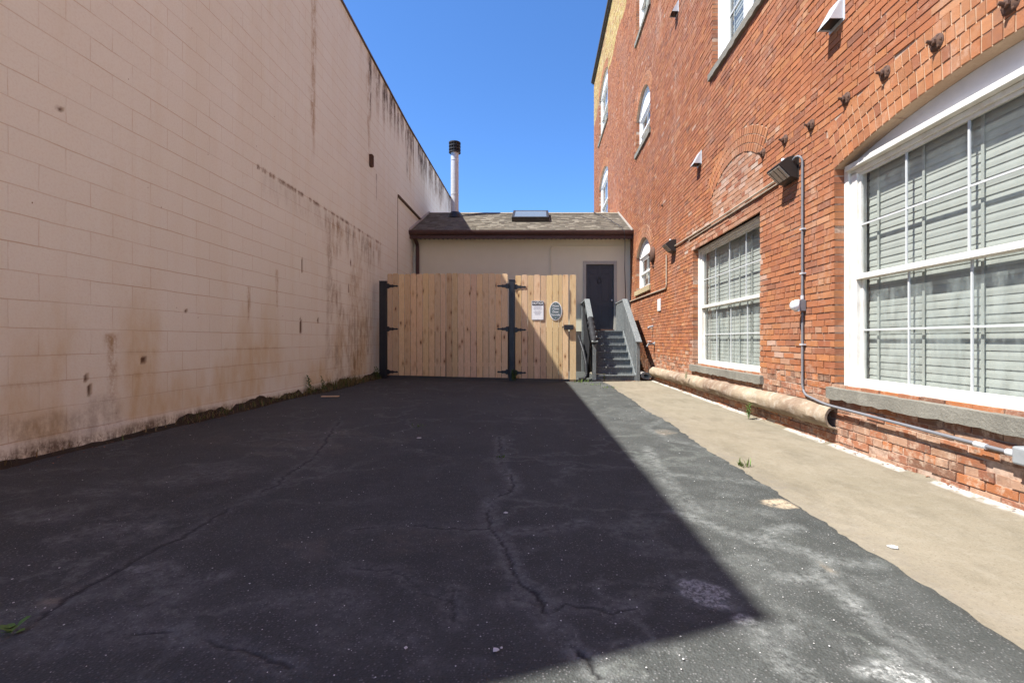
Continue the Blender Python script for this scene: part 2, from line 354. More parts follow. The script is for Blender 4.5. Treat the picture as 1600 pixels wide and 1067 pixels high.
def obj(name, mb, mat, parent=None, bevel=0, smooth=False, fixn=True):
    me = bpy.data.meshes.new(name); o = bpy.data.objects.new(name, me); C.objects.link(o)
    off = Vector((0, 0, 0))
    if parent is not None: o.parent = parent; off = base(parent)
    me.from_pydata([tuple(Vector(v) - off) for v in mb.v], [], mb.f)
    for mm in (mat if isinstance(mat, list) else [mat]): me.materials.append(M[mm] if isinstance(mm, str) else mm)
    me.polygons.foreach_set('material_index', mb.mi)
    at = me.attributes.new('tint', 'FLOAT_COLOR', 'FACE'); at.data.foreach_set('color', np.array([(*t, 1) for t in mb.t], dtype=np.float32).ravel())
    ar = me.attributes.new('rnd', 'FLOAT', 'FACE'); ar.data.foreach_set('value', np.array(mb.r, dtype=np.float32))
    if fixn:
        import bmesh
        bm = bmesh.new(); bm.from_mesh(me); bmesh.ops.recalc_face_normals(bm, faces=bm.faces); bm.to_mesh(me); bm.free()
    if not smooth: me.shade_flat()
    if smooth:
        for p in me.polygons: p.use_smooth = True
        try: me.set_sharp_from_angle(angle=R(40))
        except Exception: pass
    if bevel:
        b = o.modifiers.new('bevel', 'BEVEL'); b.width = bevel; b.segments = 2; b.limit_method = 'ANGLE'; b.angle_limit = R(40)
    return o
def struct(o): o['kind'] = 'structure'; return o
def npmesh(name, V, Fq, mats, mi=None, face_col=None, parent=None, flat=False):
    """fast mesh from numpy: V (n,3), Fq (m,4)"""
    me = bpy.data.meshes.new(name); m = len(Fq)
    me.vertices.add(len(V)); me.vertices.foreach_set('co', np.asarray(V, np.float32).ravel())
    me.loops.add(m * 4); me.loops.foreach_set('vertex_index', np.asarray(Fq, np.int32).ravel())
    me.polygons.add(m); me.polygons.foreach_set('loop_start', np.arange(0, 4 * m, 4, dtype=np.int32))
    try: me.polygons.foreach_set('loop_total', np.full(m, 4, np.int32))
    except Exception: pass
    for x in mats: me.materials.append(M[x])
    if mi is not None: me.polygons.foreach_set('material_index', np.asarray(mi, np.int32))
    me.update(calc_edges=True); me.validate()
    if flat: me.shade_flat()
    if face_col is not None:
        at = me.attributes.new('tint', 'FLOAT_COLOR', 'FACE')
        at.data.foreach_set('color', np.concatenate([face_col, np.ones((len(face_col), 1))], 1).astype(np.float32).ravel())
    o = bpy.data.objects.new(name, me); C.objects.link(o)
    if parent is not None: o.parent = parent; o.location = -base(parent) ; o.location = Vector((0,0,0)) - base(parent)
    return o
def dup(root, loc, label=None):
    r = root.copy(); C.objects.link(r); r.location = loc
    if label: r['label'] = label
    for ch in list(root.children):
        c = ch.copy(); C.objects.link(c); c.parent = r
        for g in ch.children:
            d = g.copy(); C.objects.link(d); d.parent = c
    return r

# ------------------------------------------------------------------ ground
def gz(X):                                   # height of the yard surface
    return np.interp(X, [-30, -3.9, 1.0, 2.88, 30], [.085, .085, 0.0, -.03, -.03])
def G(px, py):                               # photo pixel on the yard -> world
    h = 1.0
    for _ in range(6):
        Y = h * F / (py - CY); X = (px - CX) * Y / F; h = 1 - float(gz(X))
    return X, Y
def edgeX(Y): return 1.60 + .07 * (fbm(Y * .9, Y * 0 + 3.3, 5, 5) - .5) * 2 +   .03 * (vn(Y * 9, Y * 0, 9) - .5) + .018 * (vn(Y * 26, Y * 0, 19) - .5)
XW = 2.88
def xl(Y): return -3.80 - .0105 * Y
def grid_mesh(name, xs, ys, fx, fz, mat):
    """xs in 0..1 columns, ys rows"""
    SX, YY = np.meshgrid(xs, ys); X = fx(SX, YY); Z = fz(X, YY, SX)
    V = np.stack([X, YY, Z], -1).reshape(-1, 3); nx, ny = len(xs), len(ys)
    i = np.arange(ny - 1)[:, None] * nx + np.arange(nx - 1)[None]; i = i.ravel()
    Fq = np.stack([i, i + 1, i + nx + 1, i + nx], 1)
    o = npmesh(name, V, Fq, [mat]); struct(o); return o, X, YY
def polydist(X, Y, pts):
    d = np.full(X.shape, 9.)
    for (ax, ay), (bx, by) in zip(pts[:-1], pts[1:]):
        m = (X > min(ax, bx) - .3) & (X < max(ax, bx) + .3) & (Y > min(ay, by) - .3) & (Y < max(ay, by) + .3)
        if not m.any(): continue
        px = X[m] - ax; py = Y[m] - ay; vx, vy = bx - ax, by - ay; L = vx * vx + vy * vy + 1e-9
        t = np.clip((px * vx + py * vy) / L, 0, 1); dd = np.hypot(px - t * vx, py - t * vy); d[m] = np.minimum(d[m], dd)
    return d
CRK = .75
CR = [  # (width m, dark 0..1, pale halo, pixel points)
    (.010, 1, .8, [(938, 1064), (922, 1037), (902, 1018), (884, 995), (858, 968), (836, 932)]),
    (.007, .9, .8, [(836, 932), (810, 909), (799, 890), (797, 872), (783, 849), (765, 829), (760, 813), (765, 785), (792, 774), (804, 760), (799, 747), (785, 735), (783, 717), (781, 685)]),
    (.006, .8, .7, [(858, 965), (883, 945), (922, 955), (956, 963), (993, 959)]), (.004, .4, .7, [(858, 965), (824, 943), (792, 938)]),
    (.005, .8, .4, [(765, 829), (720, 832), (683, 827), (641, 824), (600, 826), (546, 833)]), (.004, .4, .7, [(800, 833), (840, 832), (874, 829), (911, 817)]),
    (.005, .7, .6, [(708, 922), (701, 941), (706, 958), (710, 973)]), (.005, .6, .4, [(550, 890), (610, 895), (651, 918), (690, 941)]),
    (.010, .9, .5, [(-10, 1015), (31, 982), (69, 968), (100, 941), (137, 920), (179, 899), (206, 882), (241, 862), (275, 848), (306, 831), (330, 813), (361, 796), (395, 777), (430, 762), (447, 745), (492, 717), (510, 690), (530, 660)]),
    (.007, .7, .7, [(60, 1015), (140, 985), (206, 992), (275, 994), (300, 1003), (327, 1006), (380, 1022), (450, 1050)]), (.004, .3, .8, [(206, 992), (210, 965), (240, 945), (300, 920), (350, 900)]),
    (.006, .3, .9, [(1178, 986), (1201, 1018), (1222, 1040), (1260, 1066)]), (.005, .1, .9, [(1352, 963), (1311, 931), (1288, 909), (1290, 877), (1220, 854), (1190, 852), (1119, 826), (1051, 804)]),
    (.004, .2, .9, [(1219, 906), (1288, 908)]), (.004, .1, .8, [(1290, 880), (1330, 884), (1370, 890)]), (.004, .1, .9, [(1190, 852), (1200, 835), (1240, 825)]),
    (.005, .1, .8, [(1352, 963), (1400, 1000), (1460, 1040), (1530, 1067)]), (.004, .2, .7, [(1000, 640), (1040, 655), (1010, 670), (1050, 690), (1120, 705)]),
    (.004, .1, .7, [(985, 720), (1050, 745), (1120, 750), (1200, 760)]), (.005, .2, .8, [(1010, 700), (1030, 740), (1090, 800)])]
ys = np.concatenate([np.linspace(-14, 1.1, 30), 1.1 * (12.2 / 1.1) ** np.linspace(0, 1, 760)[1:], np.linspace(12.4, 14.9, 8)])
xs = np.concatenate([np.linspace(0, .985, 420), np.linspace(.988, 1, 8)])
def afx(s, Y): return -4.1 + s * (edgeX(Y) + 4.1)
CRW = []
for (wd, dk, pl, pts) in CR:
    wd *= CRK; P = [G(*p) for p in pts]; Q = [P[0]]
    for a, b in zip(P[:-1], P[1:]):          # subdivide with jitter
        n = max(2, int(math.hypot(b[0] - a[0], b[1] - a[1]) / .035))
        for k in range(1, n + 1):
            t = k / n; j = 0 if k == n else random.uniform(-.016, .016)
            Q.append((a[0] + (b[0] - a[0]) * t + j, a[1] + (b[1] - a[1]) * t + random.uniform(-.016, .016)))
    CRW.append((wd, dk, pl, Q))
SX, YY = np.meshgrid(xs, ys); AX = afx(SX, YY)
crack = np.zeros(AX.shape); pale = np.zeros(AX.shape); tan = np.zeros(AX.shape)
vary = fbm(AX * 4, YY * 4, 31, 3)
for (wd, dk, pl, Q) in CRW:
    d = polydist(AX, YY, Q); ww = wd * (.5 + vary)
    crack = np.maximum(crack, dk * np.clip(1.6 - d / ww, 0, 1) * sstep(.38, .52, vary + .12 * dk)); pale = np.maximum(pale, pl * .75 * sstep(.085, .01, d) * (.35 + .9 * fbm(AX * 7, YY * 7, 77, 3)))
def blob(px, py, rx, ry, amt, A):
    X0, Y0 = G(px, py); q = ((AX - X0) / rx) ** 2 + ((YY - Y0) / ry) ** 2 + (fbm(AX * 5 + YY * 2, YY * 6, int(px), 6) - .5) * 5.0
    np.maximum(A, amt * .8 * sstep(1.2, -.6, q) * (.3 + 1.1 * fbm(AX * 16, YY * 16, 1 + int(px), 4)), out=A)
def splash(px, py, rx, ry, A):
    X0, Y0 = G(px, py); q = ((AX - X0) / rx) ** 2 + ((YY - Y0) / ry) ** 2 + (fbm(AX * 22, YY * 22, int(py), 5) - .5) * 4
    np.maximum(A, 1.0 * sstep(.9, .1, q), out=A)
for (px, py, rx, ry, am) in [(1095, 930, .12, .10, 1.6), (1160, 972, .04, .03, 1.5), (1300, 1012, .10, .07, 1.2), (1360, 1035, .12, .06, 1.5), (1400, 1062, .15, .04, 1.5),
                             (1240, 985, .2, .12, .6), (60, 780, .5, .2, .6), (110, 810, .3, .2, .6), (170, 835, .25, .14, .7), (215, 900, .12, .08, .9), (250, 892, .10, .06, .8), (280, 905, .12, .05, .8),
                             (215, 830, .14, .10, .8), (245, 755, .3, .14, .5), (350, 740, .3, .2, .4), (640, 520+170, .4, .1, .5), (480, 700, .6, .12, .5), (340, 730, .2, .1, .5),
                             (500, 930, .3, .14, .5), (560, 1000, .25, .1, .45), (690, 1045, .15, .06, .5), (100, 1000, .3, .1, .5), (840, 860, .15, .08, .5), (900, 870, .1, .05, .4),
                             (960, 825, .12, .06, .5), (850, 785, .14, .08, .5), (1000, 870, .1, .06, .5), (760, 660, .5, .1, .5), (860, 655, .7, .1, .45), (560, 640, .3, .08, .3), (1150, 700, .6, .5, .35),
                             (1100, 790, .4, .3, .4), (1250, 900, .4, .25, .35), (1000, 650, .5, 1., .3), (1040, 1040, .3, .2, .4)]:
    blob(px, py, rx, ry, am, pale)
for (px, py, rx, ry) in [(1093, 925, .085, .075), (1080, 938, .05, .05), (1160, 972, .035, .02), (1350, 1030, .05, .012), (1395, 1050, .04, .012)]: splash(px, py, rx, ry, pale)
for (px, py, rx, ry, am) in [(1215, 789, .12, .10, 1.5), (1040, 677, .10, .18, .35), (1290, 890, .03, .08, .8), (90, 943, .06, .05, .6), (590, 600, .25, .15, .3), (470, 690, .9, .5, .12), (620, 850, .5, .2, .1)]:
    blob(px, py, rx, ry, am, tan)
# alligator cracking in the pale patches
asph, _, _ = grid_mesh('asphalt_yard', xs, ys, afx, lambda X, Y, s: gz(X) + .012 + .006 * (fbm(X * .8, Y * .8, 3, 3) - .5) - crack * .005 - .014 * sstep(.988, 1.0, s) + .0025 * (fbm(X * 25, Y * 25, 8, 2) - .5), 'asphalt')
wa = np.stack([crack, np.clip(pale, 0, 1), np.clip(tan, 0, 1), np.ones_like(tan)], -1)
at = asph.data.attributes.new('wear', 'FLOAT_COLOR', 'POINT'); at.data.foreach_set('color', wa.astype(np.float32).ravel())
for p in asph.data.polygons: p.use_smooth = True
# concrete walk along the brick building
cxs = np.linspace(0, 1, 60); cys = np.concatenate([np.linspace(-14, 1.3, 12), np.linspace(1.3, 14.8, 520)[1:]])
cfx = lambda s, Y: 1.2 + s * (XW + .02 - 1.2)
pc, PX, PY = grid_mesh('concrete_path', cxs, cys, cfx, lambda X, Y, s: gz(X) + .004 + .012 * sstep(2.815, 2.86, X + .03 * (fbm(Y * 3, X * 0, 4) - .5)), 'path')
seam = .8 * sstep(2.79, 2.83, PX + .05 * (fbm(PY * 4, PX * 0, 6) - .5)); edge = sstep(.22, .02, PX - edgeX(PY)) * fbm(PX * 6, PY * 3, 41) * 1.2
seam *= (fbm(PY * 2, PX * 0 + 5, 19) > .33)
jt = np.zeros_like(PX)
for yj in (3.15, 5.9, 8.4): jt = np.maximum(jt, .5 * sstep(.02, .0, abs(PY - yj - .02 * np.sin(PX * 5))))
at = pc.data.attributes.new('wear', 'FLOAT_COLOR', 'POINT')
at.data.foreach_set('color', np.stack([seam, np.clip(edge * .9 + jt, 0, 1), seam * 0, seam * 0 + 1], -1).astype(np.float32).ravel())
g = MB(); g.add([(-300, -300, -.08), (300, -300, -.08), (300, 300, -.08), (-300, 300, -.08)], [(0, 1, 2, 3)]); struct(obj('ground', g, 'dirt', fixn=False))
g = MB(); g.box(-60, 60, -40, -0.95, -.05, .105); struct(obj('bounce_pavement', g, 'bounce_paving'))  # unseen pale slab added behind the camera to bounce sunlight into the yard

# ------------------------------------------------------------------ left: painted block building
lb = thing('block_building', 'long windowless building with cream painted concrete block wall and rusty stains', 'building', (-4.0, 12, 0))
def ltop(Y): return np.interp(Y, [-.03, 8.9, 14, 40], [7.80, 7.68, 7.45, 7.42])
wy = np.concatenate([np.arange(-.03, 3, .3), np.arange(3, 12, .03), np.arange(12, 17, .045), np.arange(17, 26, .15)]); ws = np.linspace(0, 1, 250)
WS, WY = np.meshgrid(ws, wy); WZ = -.02 + WS * (ltop(WY) + .02)
plinth = .012 * sstep(.26, .23, WZ) * fbm(WY * 5, WZ * 5, 2)
scar = np.zeros_like(WZ)
def wpx(px, py):
    u = CX - px; Y = 3.80 / (u / F - .0105); return Y, 1 + (CY - py) * Y / F
for (px, py, ry, rz) in [(138, 610, .018, .075), (225, 561, .035, .03), (94, 171, .02, .03), (290, 487, .022, .028), (134, 590, .012, .03), (545, 450, .02, .1), (548, 410, .02, .15), (472, 415, .02, .12), (470, 510, .03, .15), (497, 500, .02, .06)]:
    Y0, Z0 = wpx(px, py); q = ((WY - Y0) / ry) ** 2 + ((WZ - Z0) / rz) ** 2 + (fbm(WY * 30, WZ * 20, int(px), 3) - .5) * 1.6; scar = np.maximum(scar, sstep(1.1, .6, q))
nz = fbm(WY * 2.2, WZ * .9, 51, 5); ns = fbm(WY * 7, WZ * .5, 52, 4); nf = fbm(WY * 14, WZ * 4, 53, 3)
rust = np.zeros_like(WZ); dark = np.zeros_like(WZ)
def streak(A, Y0, z1, z0, wd, am, sd):
    t = np.clip((WZ - z0) / (z1 - z0), 0, 1); q = abs(WY - Y0 - .05 * (fbm(WZ * 1.3, WZ * 0, sd) - .5)) / (wd * (.35 + .65 * t))
    np.maximum(A, am * sstep(1.2, .2, q + .9 * (nf - .5)) * sstep(0, .25, t) * (WZ < z1 + .1), out=A)
streak(rust, 8.05, 7.8, 3.9, .16, .75, 1); streak(dark, 8.02, 7.75, 6.9, .10, .8, 2); streak(rust, 8.0, 5.2, 4.5, .12, .7, 3)
streak(dark, 10.85, 7.6, 6.1, .13, 1.1, 4); streak(rust, 10.75, 7.6, 5.0, .20, .7, 5); streak(dark, 14.0, 7.3, 5.7, .2, .7, 6); streak(rust, 14.3, 7.4, 5.5, .3, .6, 7)
streak(rust, 6.9, 1.95, 1.3, .05, .8, 8); streak(rust, 6.2, 1.6, 1.2, .04, .7, 9); streak(rust, 4.2, .95, .4, .08, .8, 10); streak(dark, 11.25, 4.9, 4.3, .05, .8, 12)
dt = ltop(WY) - WZ
dark = np.maximum(dark, 1.3 * sstep(.38, .56, ns + .12 * (nf - .5)) * sstep(1.0, .05, dt / (.35 + 1.4 * ns)) * sstep(10.6, 12, WY))
rust = np.maximum(rust, .8 * sstep(.38, .6, ns) * sstep(1.4, .1, dt / (.3 + 1.2 * ns)) * sstep(9.8, 12, WY))
rust = np.maximum(rust, .35 * sstep(.5, .65, ns) * sstep(.5, .0, dt))
zb = WZ - 3.38
band = sstep(.045, .0, abs(zb)) * ((WY > 6.3) & (WY < 11.6)); rust = np.maximum(rust, band * .8 * sstep(.3, .55, nf)); dark = np.maximum(dark, band * .9 * sstep(.4, .6, nf))
low = sstep(.05, -.2, zb) * sstep(-1.0 * (.3 + ns), -.1, zb) * sstep(8.0, 9.0, WY) * sstep(11.8, 11, WY)
rust = np.maximum(rust, low * .8 * sstep(.43, .6, nf * .6 + nz * .4)); dark = np.maximum(dark, low * .6 * sstep(.48, .62, ns))
rg = sstep(8.2, 8.9, WY) * sstep(11.4, 10.6, WY) * sstep(3.3, 2.6, WZ) * sstep(.1, .35, WZ)
nb2 = fbm(WY * 1.6, WZ * 1.6, 95, 5); dark = np.maximum(dark, rg * .42 * sstep(.46, .64, ns * .45 + nf * .2 + nb2 * .35)); rust = np.maximum(rust, rg * .5 * sstep(.44, .62, nz * .3 + nf * .2 + nb2 * .5))
patch = sstep(6.4, 6.6, WY) * sstep(9.2, 8.6, WY) * sstep(3.38, 3.3, WZ) * sstep(2.9, 3.1, WZ); dark = np.maximum(dark, patch * .28 * nf)
# every block joint collects brown dirt low down
zj = abs(((WZ - .252) / .209) % 1.0 - .5) ; jl = sstep(.46, .49, zj); rust = np.maximum(rust, jl * .5 * sstep(1.4, .4, WZ) * sstep(.35, .6, nz))
dark = np.maximum(dark, .9 * sstep(.11, .02, WZ - .085 - .10 * nz) )
dark = np.maximum(dark, .35 * sstep(.52, .7, fbm(WY * 1.7, WZ * 3, 91, 5)) * sstep(.8, .3, WZ) * sstep(5.5, 4, WY))
wash = sstep(1.7, .25, WZ) * (.2 + .9 * sstep(.35, .62, nz)) * .72 + .35 * sstep(.5, .75, nz) * sstep(2.5, 1, WZ) + .12 * sstep(.45, .7, ns)
wash *= (1 - .6 * sstep(.255, .235, WZ))
WX = xl(WY) + plinth + .004 * (fbm(WY * 3, WZ * 3, 61, 3) - .5) - scar * .012
# horizontal ledge step high up the wall
V = np.stack([WX, WY, WZ], -1).reshape(-1, 3); nx, ny = len(ws), len(wy)
i = (np.arange(ny - 1)[:, None] * nx + np.arange(nx - 1)[None]).ravel(); Fq = np.stack([i, i + 1, i + nx + 1, i + nx], 1)
wl = npmesh('block_wall', V, Fq, ['blocks'], parent=lb)
wl['_o'] = 0; del wl['_o']
at = wl.data.attributes.new('stain', 'FLOAT_COLOR', 'POINT'); at.data.foreach_set('color', np.stack([np.clip(rust, 0, 1), np.clip(dark, 0, 1), np.clip(wash, 0, 1), rust * 0 + 1], -1).astype(np.float32).ravel())
at = wl.data.attributes.new('scar', 'FLOAT', 'POINT'); at.data.foreach_set('value', scar.astype(np.float32).ravel())
# remap so shader sees world coordinates
for k, (nm, pts) in enumerate([('side', 0)]):
    b = MB()
    b.prism([(xl(-.03) - .03, -.03), (-14, -.03), (-14, 26), (xl(26) - .03, 26)], -.05, 7.40, 'z')
    # roofline wedge
    b.add([(xl(-.03) - .03, -.03, 7.40), (xl(26) - .03, 26, 7.40), (xl(26) - .03, 26, 7.42), (xl(14) - .03, 14, 7.45), (xl(8.9) - .03, 8.9, 7.68), (xl(-.03) - .03, -.03, 7.80),
           (-14, -.03, 7.40), (-14, 26, 7.40), (-14, 26, 7.42), (-14, 14, 7.45), (-14, 8.9, 7.68), (-14, -.03, 7.80)],
          [(0, 1, 2, 3, 4, 5), (6, 7, 8, 9, 10, 11), (2, 3, 9, 8), (3, 4, 10, 9), (4, 5, 11, 10), (0, 5, 11, 6), (1, 2, 8, 7)])
    obj('building_body', b, 'stucco', lb)
cp = MB()
yy = [-.03, 3, 6, 8.9, 10.5, 12, 14, 18, 22, 26]
for a, b_ in zip(yy[:-1], yy[1:]):
    za, zb_ = float(ltop(a)), float(ltop(b_)); xa, xb = xl(a) + .028, xl(b_) + .028
    cp.add([(xa, a, za - .01), (xb, b_, zb_ - .01), (xb, b_, zb_ + .035), (xa, a, za + .035), (xa - .3, a, za - .01), (xb - .3, b_, zb_ - .01), (xb - .3, b_, zb_ + .035), (xa - .3, a, za + .035)],
           [(0, 1, 2, 3), (7, 6, 5, 4), (0, 4, 5, 1), (3, 2, 6, 7), (0, 3, 7, 4), (1, 5, 6, 2)])
obj('parapet_coping', cp, 'coping', lb)
ld = MB(); ya, yb = 13.0, 15.9
ld.add([(xl(ya), ya, 4.97), (xl(yb), yb, 4.97), (xl(yb) + .05, yb, 4.99), (xl(ya) + .05, ya, 4.99), (xl(ya), ya, 5.06), (xl(yb), yb, 5.06), (xl(yb) + .05, yb, 5.03), (xl(ya) + .05, ya, 5.03)],
       [(0, 1, 2, 3), (4, 7, 6, 5), (3, 2, 6, 7), (0, 3, 7, 4), (1, 5, 6, 2)]); obj('ledge', ld, 'coping', lb)
vj = MB(); vj.box(xl(13) - .01, xl(13) + .006, 12.99, 13.01, .1, 4.97); obj('vertical_seam', vj, 'coping', lb)
sb = MB(); Y0 = 10.75; x0 = xl(Y0)
sb.box(x0 - .01, x0 + .07, Y0, Y0 + .02, 5.02, 5.26).box(x0 - .01, x0 + .07, Y0 + .10, Y0 + .12, 5.02, 5.26).box(x0 - .01, x0 + .07, Y0, Y0 + .12, 5.26, 5.28).box(x0 - .005, x0 + .06, Y0 + .02, Y0 + .10, 5.0, 5.06)
obj('wall_bracket', sb, 'rust', lb, .004)

# ------------------------------------------------------------------ right: brick building
bb = thing('brick_building', 'tall old orange brick building with white framed windows and patched arches', 'building', (2.9, 12, 0))
CH = .0697; BL = .214
OPS = [  # y0,y1,z0,zs,rise, rings, kind
    dict(k='big', y0=1.45, y1=4.55, z0=.55, zs=2.66, r=.20, n=4),
    dict(k='big2', y0=6.08, y1=8.72, z0=.55, zs=2.68, r=0, n=0),
    dict(k='arch3', y0=12.10, y1=13.78, z0=2.43, zs=3.40, r=.42, n=3),
    dict(k='arch4', y0=12.10, y1=13.78, z0=6.48, zs=7.42, r=.52, n=3),
    dict(k='arch7', y0=12.10, y1=13.78, z0=9.78, zs=11.6, r=.3, n=3),
    dict(k='far5', y0=19.5, y1=22.35, z0=10.35, zs=12.4, r=.42, n=3),
    dict(k='far6', y0=19.5, y1=22.35, z0=6.2, zs=8.2, r=.42, n=3),
    dict(k='up8', y0=5.0, y1=7.75, z0=5.45, zs=8.2, r=0, n=0)]
INF = dict(k='infill', y0=6.06, y1=7.76, z0=2.68, zs=3.38, r=.30, n=3)
RT = .112
def arc(o):
    wd = (o['y1'] - o['y0']) / 2; yc = (o['y1'] + o['y0']) / 2; r = o['r']; Rr = (wd * wd + r * r) / (2 * r); return yc, o['zs'] + r - Rr, Rr, wd
def opn(o, z):
    if z < o['z0']: return None
    if z <= o['zs']: return (o['y0'], o['y1'])
    if o['r'] > 0 and z < o['zs'] + o['r']:
        yc, zc, Rr, wd = arc(o); h = math.sqrt(max(0, Rr * Rr - (z - zc) ** 2)); return (yc - h, yc + h)
def ringiv(o, z):
    if not o['n']: return None
    yc, zc, Rr, wd = arc(o); Ro = Rr + o['n'] * RT
    if z <= o['zs'] or z >= zc + Ro: return None
    h = min(math.sqrt(Ro * Ro - (z - zc) ** 2), wd * (z - zc) / (o['zs'] - zc)); return (yc - h, yc + h)
def subtract(ivs, cut):
    out = []
    for a, b in ivs:
        if cut[1] <= a or cut[0] >= b: out.append((a, b)); continue
        if cut[0] > a: out.append((a, cut[0]))
        if cut[1] < b: out.append((cut[1], b))
    return out
PAL = [((.58, .27, .125), 5), ((.53, .235, .11), 6), ((.62, .32, .14), 3), ((.45, .20, .11), 3), ((.36, .175, .11), .7), ((.26, .14, .10), .15), ((.64, .36, .19), .5), ((.66, .50, .38), .12)]
PALW = [((.60, .40, .28), 3), ((.56, .31, .19), 4), ((.70, .56, .47), 2), ((.42, .17, .09), 2), ((.75, .70, .62), .5)]
PALO = [((.50, .24, .13), 4), ((.62, .28, .11), 2.5), ((.36, .18, .12), 2), ((.56, .40, .29), 1.8), ((.24, .16, .12), 1.2), ((.46, .31, .21), 1.8)]
PALY = [((.52, .40, .13), 4), ((.45, .33, .11), 2), ((.60, .50, .22), 2), ((.40, .18, .10), .8)]
def pick(p, rr): 
    tot = sum(x[1] for x in p); u = rr.random() * tot
    for c, wt in p:
        u -= wt
        if u <= 0: return c
    return p[-1][0]
Q = []; XF = []; DP = []; TI = []
rr = random.Random(5)
MORT = MB(); Y_A, Y_B = 0.3, 24.4
ZT = 14.35; ncourse = int((ZT + .12) / CH)
for ci in range(ncourse):
    z0 = -.12 + ci * CH; zc_ = z0 + CH / 2; z1 = z0 + CH
    op = [v for v in (opn(o, zc_) for o in OPS) if v]; opm = [v for v in ((opn(o, max(z0, o['z0'] + .001)) if z1 > o['z0'] else None) for o in OPS) if v]
    rg_ = [v for v in (ringiv(o, zc_) for o in OPS + [INF]) if v]
    mi_iv = [(Y_A, Y_B)]
    for v in opm: mi_iv = subtract(mi_iv, (v[0] - .004, v[1] + .004))
    for a, b in mi_iv: MORT.box(XW + .0095, XW + .135, a, b, z0, z1)
    hdr = (ci % 7 == 3); L = BL / 2 if hdr else BL
    off = rr.uniform(0, 1) * .03 + (L / 2 if ci % 2 else 0)
    ivs = [(Y_A, Y_B)]
    for v in op + rg_: ivs = subtract(ivs, v)
    iin = ringiv(INF, zc_); iop = opn(INF, zc_)
    if iop: ivs += [iop] if zc_ > INF['zs'] else []
    wav = .006 * math.sin(ci * 1.3)
    for (a, b) in ivs:
        inside_inf = bool(iop and zc_ > INF['zs'] and a == iop[0])
        k = math.floor((a - off) / L); y = off + k * L
        while y < b:
            Lj = L + rr.uniform(-.008, .008); s0 = max(a, y); s1 = min(b, y + Lj)
            y2 = y + Lj
            if s1 - s0 > .03:
                g_ = .0048 + rr.uniform(-.0012, .0012); hg = .0056 + rr.uniform(-.0015, .0015)
                e0 = 0 if s0 == a and a != Y_A else g_; e1 = 0 if s1 == b else g_
                q = [[s0 + e0, z0 + hg], [s1 - e1, z0 + hg], [s1 - e1, z1 - hg], [s0 + e0, z1 - hg]]
                jit = .003
                q = [[p[0] + rr.uniform(-jit, jit), p[1] + rr.uniform(-jit, jit) + .003 * math.sin(p[0] * 2.1 + ci)] for p in q]
                yc_ = (s0 + s1) / 2
                infz = (INF['y0'] - .02 < yc_ < INF['y1'] + .02 and 2.68 < zc_ < 3.42) or inside_inf
                patchy = (5.95 < yc_ < 6.16 or 8.66 < yc_ < 8.95 or (7.7 < yc_ < 9.2 and 2.7 < zc_ < 3.1)) and .45 < zc_ < 3.1
                upper = zc_ > 12.18 + .12 * math.sin(yc_ * 2.3)
                lowz = zc_ < .62 and yc_ < 12
                mids = (11.6 < yc_ < 12.1 or (4.6 < yc_ < 6 and .7 < zc_ < 1.2)) and zc_ < 1.6
                if upper: c = pick(PALY, rr)
                elif infz: c = pick(PALW, rr)
                elif patchy and rr.random() < .6: c = pick(PALW, rr)
                elif mids and rr.random() < .25: c = pick(PALW, rr)
                elif lowz: c = pick(PALO, rr)
                else: c = pick(PAL, rr)
                if (zc_ > 3.6 and yc_ > 7) or zc_ > 6:
                    c = (c[0] * .86, c[1] * .86, c[2] * .92)
                v_ = rr.uniform(.88, 1.10); c = tuple(min(.8, x * v_ * (1.0 if upper else .84 * k_ ** .5 if c[2] > .17 and c[1] > .3 else k_)) for x, k_ in zip(c, (.62, .47, .385)))
                xf = XW + rr.uniform(-.004, .003) + (.004 if infz else 0)
                if lowz: xf += rr.uniform(-.004, .008)
                Q.append(q); XF.append(xf); DP.append(.13 if (e0 == 0 or e1 == 0) else .03); TI.append(c)
            y = y2
for o in OPS + [INF]:                        # rings of header bricks over the arches
    if not o['n']: continue
    yc, zc, Rr, wd = arc(o); th = math.asin(min(1, wd / Rr))
    for ri in range(o['n']):
        r0 = Rr + ri * RT; r1 = r0 + RT; n = max(6, int(round(2 * th * (r0 + .05) / .074)))
        for k in range(n):
            t0 = -th + 2 * th * k / n; t1 = -th + 2 * th * (k + 1) / n; ga = .0058 / r0
            q = [(r0 + .006, t0 + ga), (r0 + .006, t1 - ga), (r1 - .006, t1 - ga), (r1 - .006, t0 + ga)]
            q = [[yc + r * math.sin(t) + rr.uniform(-.0015, .0015), zc + r * math.cos(t) + rr.uniform(-.0015, .0015)] for r, t in q]
            c = pick([((.62, .33, .16), 4), ((.58, .28, .13), 4), ((.66, .38, .20), 2), ((.48, .22, .12), 1)], rr); v_ = rr.uniform(.85, 1.15)
            Q.append(q); XF.append(XW - .004 + rr.uniform(-.003, .002)); DP.append(.13 if ri == 0 and o is not INF else .03); TI.append(tuple(min(.8, x * v_ * k_) for x, k_ in zip(c, (.60, .46, .38))))
    # mortar behind the ring
    for k in range(24):
        t0 = -th + 2 * th * k / 24; t1 = -th + 2 * th * (k + 1) / 24; pts = [(Rr + .003, t0), (Rr + .003, t1), (Rr + o['n'] * RT, t1), (Rr + o['n'] * RT, t0)]
        MORT.m = 1
        MORT.prism([(yc + r * math.sin(t), zc + r * math.cos(t)) for r, t in pts], XW + .0035, XW + (.13 if o is not INF else .03), 'x')
        MORT.m = 0
Q = np.array(Q); XF = np.array(XF); DP = np.array(DP); TI = np.array(TI); N = len(Q)
cen = Q.mean(1, keepdims=True); dv = cen - Q; dl = np.maximum(np.linalg.norm(dv, axis=2, keepdims=True), 1e-6); Qi = Q + dv / dl * .0022
